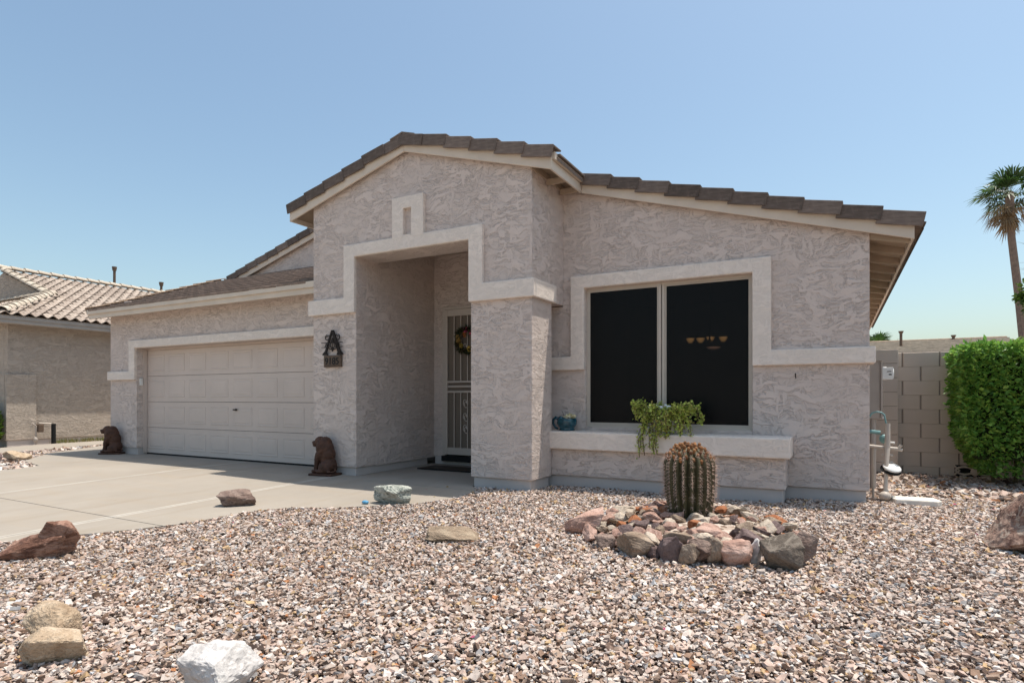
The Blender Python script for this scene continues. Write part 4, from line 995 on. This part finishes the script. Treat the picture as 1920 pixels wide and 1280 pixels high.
# ------------------------------------------------------------------ rocks
def rock_mesh(seed, dims, sub=3, cuts=9, rough=.06, fine=.02, name='rock', m=None, lo=0, hi=0):
    """angular block: convex hull of scattered points, chipped edges, broken faces"""
    rs = random.Random(seed); bm = bmesh.new()
    for k in range(11 + cuts):
        d = Vector((rs.gauss(0,1), rs.gauss(0,1), rs.gauss(0,1))).normalized()
        mx_ = max(abs(d.x), abs(d.y), abs(d.z)); bm.verts.new(d*(1/mx_)**.55*rs.uniform(.78, 1.05))
    r = bmesh.ops.convex_hull(bm, input=bm.verts[:])
    bmesh.ops.delete(bm, geom=[v for v in bm.verts if not v.link_faces], context='VERTS')
    bmesh.ops.dissolve_limit(bm, angle_limit=R(14), verts=bm.verts[:], edges=bm.edges[:])
    bmesh.ops.bevel(bm, geom=bm.edges[:], offset=.05, segments=1, profile=.5, affect='EDGES')
    bmesh.ops.triangulate(bm, faces=bm.faces[:])
    for k in range(max(1, sub-1)):
        bmesh.ops.subdivide_edges(bm, edges=[e for e in bm.edges if e.calc_length() > .16/(1 if sub < 5 else 1.6)], cuts=1, use_grid_fill=True)
        bmesh.ops.triangulate(bm, faces=bm.faces[:])
    of = Vector((rs.uniform(0,50), rs.uniform(0,50), rs.uniform(0,50))); lay = Vector((rs.gauss(0,1), rs.gauss(0,1), rs.gauss(0,2))).normalized()
    for v in bm.verts:
        p = v.co; n_ = p.normalized()
        f = rough*1.3*noise.noise(p*1.7+of) + fine*1.8*noise.noise(p*4.5+of) + fine*1.1*noise.noise(p*11+of)
        st_ = (p.dot(lay)*5 + 1.2*noise.noise(p*2+of)) % 1.0
        v.co = p + n_*(f + fine*.9*(st_-.5))
    mn = [min(v.co[i] for v in bm.verts) for i in range(3)]; mx = [max(v.co[i] for v in bm.verts) for i in range(3)]
    for v in bm.verts:
        for i in range(3): v.co[i] = ((v.co[i]-mn[i])/(mx[i]-mn[i])-.5)*dims[i]
        v.co.z += dims[2]/2
    me = bpy.data.meshes.new(name); bm.to_mesh(me); bm.free()
    if m: me.materials.append(m)
    for p in me.polygons: p.use_smooth = False
    return me
RM = {
 'red': rockmat('rock_red_brown', [(.085,.040,.028),(.19,.095,.065),(.38,.23,.17),(.18,.085,.06)], 5, bump=.9, streak=(1,1,2.5)),
 'brown': rockmat('rock_grey_brown', [(.07,.045,.038),(.17,.115,.095),(.29,.215,.18),(.20,.13,.105)], 4.5, None, bump=.9, streak=(1,1,2)),
 'redbrown': rockmat('rock_red_brown_boulder', [(.07,.038,.03),(.19,.11,.085),(.36,.25,.20),(.22,.12,.09)], 3.5, (.42,.34,.28), bump=.9),
 'pale': rockmat('rock_white_green', [(.10,.115,.10),(.42,.43,.38),(.66,.66,.60)], 4.0, (.10,.12,.11)),
 'flat': rockmat('rock_layered_tan', [(.14,.10,.07),(.30,.225,.16),(.42,.34,.25)], 5, bump=.9, streak=(1,2,6)),
 'granite': rockmat('rock_tan_granite', [(.30,.205,.13),(.48,.365,.255),(.60,.485,.365)], 9, bump=.8),
 'white': rockmat('rock_white_quartz', [(.42,.39,.37),(.56,.53,.51),(.64,.62,.60)], 3, bump=.5),
 'pink': rockmat('rock_salmon_pink', [(.27,.15,.115),(.43,.27,.215),(.57,.41,.345)], 6),
 'cream': rockmat('rock_cream', [(.38,.30,.23),(.55,.46,.37),(.64,.57,.49)], 6),
 'rust': rockmat('rock_rust_orange', [(.22,.075,.03),(.38,.15,.07),(.45,.22,.12)], 6),
 'olive': rockmat('rock_olive_grey', [(.15,.105,.075),(.29,.215,.16),(.43,.345,.265)], 6),
 'plum': rockmat('rock_dark_plum', [(.075,.050,.048),(.15,.105,.10),(.24,.18,.17)], 6),
 'dark': rockmat('rock_dark_veined', [(.05,.04,.033),(.105,.085,.068),(.18,.145,.118),(.11,.09,.072)], 4, (.20,.17,.14)),
}
def rock(x, y, dims, kind, label, seed, rot=(0,0,0), sink=.03, sub=4, cuts=9, z=None, group=None, cat='rock', lo=.36, hi=.72, rough=.06):
    me = rock_mesh(seed, dims, sub, cuts, rough=rough, m=RM[kind], lo=lo, hi=hi)
    zz = gz(x, y)-sink if z is None else z
    o = place(bpy.data.objects.new('rock', me), None, T(x, y, zz) @ Euler(rot).to_matrix().to_4x4())
    return tag(o, label, cat, group)
rock(-5.52, 2.36, (.52,.28,.23), 'red', 'long jagged red-brown rock lying between driveway and gravel', 102, (R(0),R(-5),R(38)), .03, 5, 8, rough=.10)
rock(-5.45, 2.44, (.24,.20,.30), 'red', 'upright red-brown rock peak rising behind the long red rock', 107, (R(8),R(14),R(20)), .03, 5, 2, rough=.10)
rock(-5.88, 4.38, (.42,.30,.21), 'brown', 'grey-brown rock at the driveway edge with pale veined end', 111, (0,R(6),R(40)), .03, 5, 9)
rock(-4.39, 5.24, (.44,.30,.23), 'pale', 'whitish green rock with dark hollow beside the front walk', 112, (0,R(4),R(25)), .03, 5, 8)
rock(-2.88, 4.22, (.46,.30,.14), 'flat', 'flat layered tan rock half buried in the middle of the gravel', 113, (R(10),R(8),R(25)), .05, 5, 9)
rock(-3.55, 1.58, (.24,.22,.25), 'granite', 'shadowed tan granite boulder, rear one of the stacked pair at lower left', 114, (0,R(-8),R(20)), .05, 5, 8)
rock(-3.33, 1.48, (.32,.24,.17), 'granite', 'light tan granite boulder, front one of the stacked pair at lower left', 118, (R(6),R(4),R(28)), .03, 5, 7)
rock(-2.34, 1.62, (.27,.28,.27), 'white', 'white angular rock cut by the bottom edge of the picture', 116, (R(-6),R(8),R(10)), .05, 5, 5)
rock(1.42, 5.90, (.76,.64,.50), 'redbrown', 'large brown boulder at the right edge of the gravel', 117, (0,R(6),R(25)), .06, 5, 4, rough=.09)
rock(-13.62, 5.42, (.42,.30,.20), 'granite', 'tan rock beside the driveway at the far left', 121, (0,0,R(30)), .03, 4)
rock(-13.98, 5.18, (.34,.28,.22), 'plum', 'dark plum rock at the far left edge next to the tan rock', 122, (0,0,0), .03, 4)
bp_ = MB().sphere((0,0,.02), (.045,.03,.022), 10, 7).build('painted_stone', plain('blue_painted_stone', (.10,.30,.48), .5, .1), None, True, world=T(-4.60,5.04,gz(0,5.04)))
tag(bp_, 'tiny bright blue painted stone leaning on the whitish green rock', 'stone')

RING = 'rocks piled in a ring around the cactus'
def rr(x, y, w, h, kind, label, seed, dz=0, rot=(0,0,0), dep=.8, cuts=8):
    rock(x, y+.05, (w*1.22, w*dep*1.15 if w*dep > .1 else .12, h*1.25), kind, label, seed, rot, .03, 4, cuts, z=gz(x,y)-.03+dz, group=RING)
rr(-1.93,4.92,.32,.16,'pink','long salmon slab at the left end of the cactus ring',201,0,(0,R(-16),R(32)),.55)
rr(-1.78,4.66,.17,.13,'pink','rounded pink and grey rock below the long salmon slab',202,0,(0,0,R(20)))
rr(-1.64,4.54,.16,.09,'brown','small brown wedge rock left of the big striped rock',203)
rr(-1.39,4.45,.25,.15,'olive','big brown striped rock at the front left of the ring',204,0,(0,R(14),R(15)),.7)
rr(-1.22,4.44,.10,.08,'plum','small dark purple rock tucked beside the striped rock',205)
rr(-1.13,4.40,.16,.18,'plum','purple slanted rock leaning in the ring front',206,0,(0,R(28),R(10)),.8)
rr(-1.06,4.52,.19,.09,'olive','flat olive slab capping the purple rock',207,.10,(0,R(4),R(12)),.7)
rr(-1.00,4.38,.11,.16,'olive','thin tan rock leaning right below the olive slab',208,0,(0,R(30),0))
rr(-.955,4.50,.08,.15,'pink','narrow pink block between two grey-brown blocks',209,.01)
rr(-.88,4.42,.14,.16,'brown','square grey-brown block at the centre front of the ring',210,0,(0,R(3),0),.8)
rr(-.87,4.54,.12,.07,'cream','tan cap stone on the square grey-brown block',211,.13,(0,R(8),R(30)))
rr(-.785,4.46,.095,.17,'olive','upright tan-grey rock right of the square block',212,0,(0,R(6),0))
rr(-.71,4.55,.10,.09,'cream','lumpy grey-pink rock above the centre gap',213,.08)
rr(-.63,4.51,.20,.16,'pink','wide pinkish brown rock right of centre',214,0,(0,R(-8),R(8)))
rr(-.535,4.62,.085,.16,'white','white quartz rock beside the large dark rock',215,0,(0,R(10),0))
rr(-.37,4.52,.235,.23,'dark','large dark veined rock at the right front of the ring',236,0,(0,R(8),R(15)),.75,3)
rr(-.235,4.70,.13,.21,'brown','grey rock at the right end behind the large dark rock',217,0,(0,R(12),0),.9)
rr(-.61,4.86,.18,.11,'plum','dark plum rock behind the wide pinkish rock',218,.06,(0,0,R(10)))
rr(-.32,5.22,.15,.05,'rust','bright orange flat rock at the right of the ring',219,.05)
rr(-.90,4.84,.18,.09,'pink','mauve pink slab in front of the cactus foot',220,.10,(0,R(10),R(10)),.6)
rk_ = random.Random(404)
kinds = [('pink','small salmon pink rock heaped around the cactus foot','small salmon rocks around the cactus'),('cream','small cream rock heaped around the cactus foot','small cream rocks around the cactus'),
         ('rust','small rust orange rock heaped around the cactus foot','small rust rocks around the cactus'),('olive','small olive grey rock heaped around the cactus foot','small olive rocks around the cactus'),('plum','small dark plum rock heaped around the cactus foot','small dark rocks around the cactus')]
variants = {k[0]: [rock_mesh(900+i*7+j, (1,1,1), 3, 3, m=RM[k[0]], fine=.03) for j in range(5)] for i, k in enumerate(kinds)}
placed = []
tries = 0
while len(placed) < 150 and tries < 20000:
    tries += 1
    a = rk_.uniform(0, 2*math.pi); r = math.sqrt(rk_.random())
    x = -1.13 + .86*r*math.cos(a); y = 5.40 + .92*r*math.sin(a)
    x += .06*(y-5.4)*-.6
    if (x+1.19)**2 + (y-5.60)**2 < .20**2: continue
    s = rk_.uniform(.065, .15)
    if any((x-q[0])**2+(y-q[1])**2 < (.34*(s+q[2]))**2 for q in placed): continue
    if y < 4.58: continue
    placed.append((x, y, s))
    e = max(0, 1-r); kd = rk_.choices(kinds, [5,4,2,2,1.5])[0]
    zz = gz(x, y) - .015 + .075*min(1, e*2.2) + .03*rk_.random()
    o = inst('rock', rk_.choice(variants[kd[0]]), T(x, y, zz) @ Euler((rk_.uniform(-.35,.35), rk_.uniform(-.35,.35), rk_.uniform(0,6.28))).to_matrix().to_4x4() @ Matrix.Diagonal((s*1.45, s*.95, s*.62, 1)))
    side = ('behind' if y > 5.75 else 'left of' if x < -1.42 else 'right of' if x > -.96 else 'in front of')
    tag(o, kd[1].replace('heaped around', 'heaped ' + side), 'rock', kd[2].replace('around', side))
# mound of soil the ring stands on
MB().sphere((-1.13,5.42,-.10), (.82,.85,.17), 28, 10).build('soil_mound', M['ground']); tag(bpy.data.objects['soil_mound'], 'low soil mound inside the ring of rocks', kind='structure')

# ------------------------------------------------------------------ barrel cactus
cx_, cy_, cz_ = -1.19, 5.60, .0
ca = empty('barrel_cactus', (cx_, cy_, cz_), 'stout ribbed barrel cactus with rust-brown fruit crown and hooked spines', 'cactus')
NRIB = 20; Hc = .715; Rc = .228
def crad(t):            # t 0..1 along the height
    z = t
    if z < .70: return Rc*(.80 + .20*min(1, z/.45))
    u = (z-.70)/.30; return Rc*math.sqrt(max(0, 1-u**2.4))*.999 + .002
nz, na = 44, NRIB*8; V = []
for j in range(nz+1):
    t = j/nz; r = crad(t)
    for i in range(na):
        a = 2*math.pi*i/na; rib = abs(math.cos(a*NRIB/2)); k = .76 + .24*(rib**.8)
        wob = 1 + .03*noise.noise(Vector((math.cos(a)*2, math.sin(a)*2, t*3)))
        lean = .03*t
        V.append((cx_+r*k*wob*math.cos(a)+lean*-.3, cy_+r*k*wob*math.sin(a), cz_+Hc*t))
Fq = [(j*na+i, j*na+(i+1) % na, (j+1)*na+(i+1) % na, (j+1)*na+i) for j in range(nz) for i in range(na)]
place(bpy.data.objects.new('stem', raw_mesh('stem', V, Fq, M['cactus'], smooth=True)), ca)
rs = random.Random(88); V = []; Fq = []; C = []
def spike(p, q, w, c):
    p, q = Vector(p), Vector(q); d = (q-p).normalized(); s_ = d.orthogonal().normalized()*w; u_ = d.cross(s_)
    n0 = len(V); V.extend([tuple(p+s_), tuple(p-s_*.5+u_*.87), tuple(p-s_*.5-u_*.87), tuple(q)]); Fq.extend([(n0,n0+1,n0+3),(n0+1,n0+2,n0+3),(n0+2,n0,n0+3)]); C.extend([(*c,1)]*4)
for i in range(NRIB):
    a = 2*math.pi*i/NRIB
    for j in range(22):
        t = .06 + .86*j/21 + rs.uniform(-.008,.008); r = crad(t)*1.0
        dens = 1 if t > .35 else .55
        if rs.random() > dens*.9: continue
        p = Vector((cx_+r*math.cos(a)-.009*t, cy_+r*math.sin(a), cz_+Hc*t)); out = Vector((math.cos(a), math.sin(a), .35 if t > .7 else .05)); tan = Vector((-math.sin(a), math.cos(a), 0))
        for k in range(6):
            th = 2*math.pi*k/6 + rs.uniform(-.3,.3); L = rs.uniform(.025,.055)
            d = out*.7 + tan*math.cos(th) + Vector((0,0,math.sin(th)))
            spike(p, p+d.normalized()*L, .0016, rs.choice([(.50,.36,.29),(.62,.48,.40),(.30,.19,.14)]))
        m_ = p+out.normalized()*.038+Vector((0,0,-.012)); spike(p, m_, .0028, (.66,.48,.40)); spike(m_, m_+out.normalized()*.006+Vector((0,0,-.02))+tan*.004, .0018, (.6,.42,.34))
tag(place(bpy.data.objects.new('spines', raw_mesh('spines', V, Fq, M['spine'], C)), ca), kind='stuff')
fr_me = MB().lathe([(.006,0),(.014,.006),(.015,.018),(.012,.029),(.013,.038),(.007,.047)], n=8).mesh('fruit'); 
t_ = NT('dry_fruit'); oi = t_.n('ShaderNodeObjectInfo'); fr_me.materials.append(t_.fin(t_.mix(oi.outputs['Random'], (.11,.045,.02), (.32,.15,.06)), .8))
for k in range(78):
    a = k*2.399; rr_ = .03 + .165*math.sqrt(k/78); tz = 1-.30*(rr_/Rc)**2.6
    p = Vector((cx_-.009+rr_*math.cos(a), cy_+rr_*math.sin(a), cz_+Hc*tz-.015)); up = Vector((math.cos(a)*rr_*3.2, math.sin(a)*rr_*3.2, 1)).normalized()
    inst('fruit', fr_me, T(*p) @ up.to_track_quat('Z','Y').to_matrix().to_4x4() @ Matrix.Diagonal((1.15,1.15,rs.uniform(.8,1.35),1)), ca)

# ------------------------------------------------------------------ gravel
def in_poly(X, Y, poly):
    ins = np.zeros(X.shape, bool); j = len(poly)-1
    for i in range(len(poly)):
        xi, yi = poly[i]; xj, yj = poly[j]
        c = ((yi > Y) != (yj > Y)) & (X < (xj-xi)*(Y-yi)/((yj-yi)+1e-12)+xi); ins ^= c; j = i
    return ins
rs = np.random.RandomState(7)
def chip():
    v = np.array([(x, y, z) for z in (-.62, .62) for y in (-.62, .62) for x in (-.62, .62)], float)
    f = np.array([(0,2,3),(0,3,1),(4,5,7),(4,7,6),(0,1,5),(0,5,4),(2,6,7),(2,7,3),(0,4,6),(0,6,2),(1,3,7),(1,7,5)])
    return v, f
def icosa():
    p = (1+5**.5)/2
    v = np.array([(-1,p,0),(1,p,0),(-1,-p,0),(1,-p,0),(0,-1,p),(0,1,p),(0,-1,-p),(0,1,-p),(p,0,-1),(p,0,1),(-p,0,-1),(-p,0,1)], float); v /= np.linalg.norm(v[0])
    f = np.array([(0,11,5),(0,5,1),(0,1,7),(0,7,10),(0,10,11),(1,5,9),(5,11,4),(11,10,2),(10,7,6),(7,1,8),(3,9,4),(3,4,2),(3,2,6),(3,6,8),(3,8,9),(4,9,5),(2,4,11),(6,2,10),(8,6,7),(9,8,1)])
    return v, f
IV, IF = chip(); NV = 8
PAL = np.array([(.57,.485,.43),(.64,.57,.52),(.50,.405,.345),(.36,.26,.20),(.27,.175,.125),(.16,.105,.08),(.075,.052,.042),(.34,.32,.315),(.43,.43,.44),(.40,.18,.085),(.48,.33,.19),(.53,.395,.33),(.66,.61,.57)])
PW = np.array([18,8,18,14,8,5,3.5,4,2,1.0,4.5,18,1.5]); PW = PW/PW.sum()
def pebbles(name, xr, yr, sp, size, keep, parent=None):
    gx, gy_ = np.meshgrid(np.arange(xr[0], xr[1], sp), np.arange(yr[0], yr[1], sp)); X = gx.ravel() + rs.uniform(-.5,.5,gx.size)*sp; Y = gy_.ravel() + rs.uniform(-.5,.5,gx.size)*sp
    k = keep(X, Y); X, Y = X[k], Y[k]; N = len(X)
    var = np.stack([(IV*rs.uniform(.35,1.45,(NV,3)))*np.array([1.1,rs.uniform(.6,.95),rs.uniform(.38,.65)]) for _ in range(90)])
    P = var[rs.randint(0,90,N)]                                       # N,12,3
    s = size*np.exp(rs.normal(0,.36,N)); s = np.clip(s, size*.5, size*2.3); P = P*s[:,None,None]
    az = rs.uniform(0,2*np.pi,N); tx = rs.normal(0,.38,N); ty = rs.normal(0,.30,N)
    def rot(P, a, i, j):
        c, s_ = np.cos(a)[:,None], np.sin(a)[:,None]; Q = P.copy(); Q[...,i] = c*P[...,i]-s_*P[...,j]; Q[...,j] = s_*P[...,i]+c*P[...,j]; return Q
    P = rot(rot(rot(P, tx, 1, 2), ty, 0, 2), az, 0, 1)
    mound = .012*np.sin(X*2.3+1)*np.sin(Y*1.9) 
    Z = -.02*np.maximum(0, 6.3-Y) - .018 + rs.uniform(-.012,.016,N) + mound
    P[...,0] += X[:,None]; P[...,1] += Y[:,None]; P[...,2] += Z[:,None]
    patch = .5+.5*np.sin(X*1.1+.7*np.sin(Y*1.3))*np.sin(Y*.9+1.2+.6*np.sin(X*.8))
    col = PAL[rs.choice(len(PAL), N, p=PW)]*rs.uniform(.74,1.10,(N,1))*(.88+.14*patch)[:,None]
    C = np.ones((N,NV,4)); C[...,:3] = np.clip(col,0,.78)[:,None,:]
    Fa = (np.arange(N)*NV)[:,None,None] + IF[None]
    return P.reshape(-1,3), Fa.reshape(-1,3), C.reshape(-1,4)
ph = R(28.58); sn, cs = math.sin(ph), math.cos(ph)
def keep_main(X, Y):
    d = -sn*X+cs*Y; r = cs*X+sn*Y
    k = (d > 1.9) & (np.abs(r) < d*.98+.5)
    k &= ~in_poly(X, Y, DRIVE)
    k &= ~((X > -4.2) & (X < -3.35) & (Y > 6.6)) & ~((X < -.5) & (Y > 7.22)) & ~((X < .30) & (Y > 7.6)) & (X > -7.5)
    k &= ~(((X+1.19)**2+(Y-5.6)**2) < .19**2)
    return k & (Y < 8.4)
a1 = pebbles('g', (-7.5, 6.0), (.5, 8.4), .0172, .0152, keep_main)
a2 = pebbles('g', (.30, 4.6), (8.4, 10.98), .045, .034, lambda X, Y: (X > .3))
a3 = pebbles('g', (-16.2, -11.8), (3.2, 9.3), .06, .038, lambda X, Y: (~in_poly(X, Y, DRIVE)) & (X > -15.1-(Y-5.4)*.25) & (X < -12))
Vs, Fs, Cs = [], [], []; n0 = 0
for v, f, c in (a1, a2, a3): Vs.append(v); Fs.append(f+n0); Cs.append(c); n0 += len(v)
gme = raw_mesh('gravel', np.concatenate(Vs), np.concatenate(Fs), M['pebble'], np.concatenate(Cs))
tag(place(bpy.data.objects.new('gravel', gme)), 'crushed pink, tan and grey gravel covering the front yard', 'gravel', kind='stuff')

rv = random.Random(99)
def lp(i):
    x, y = (rv.uniform(-5.2, 3.2), rv.uniform(2.2, 6.9)) if i % 4 else (rv.uniform(.5, 2.2), rv.uniform(7.0, 10.0))
    return (x, y, gz(x, y)+.008), (rv.uniform(-1,1), rv.uniform(-1,1), rv.uniform(-.05,.25))
tag(leaf_obj('fallen_leaves', None, 130, lp, .038, [(.36,.25,.10),(.28,.17,.07),(.42,.33,.15),(.55,.10,.22)], 98, 'dryleaf', .45), 'dry fallen leaves and petals strewn over the gravel', 'leaves', kind='stuff')
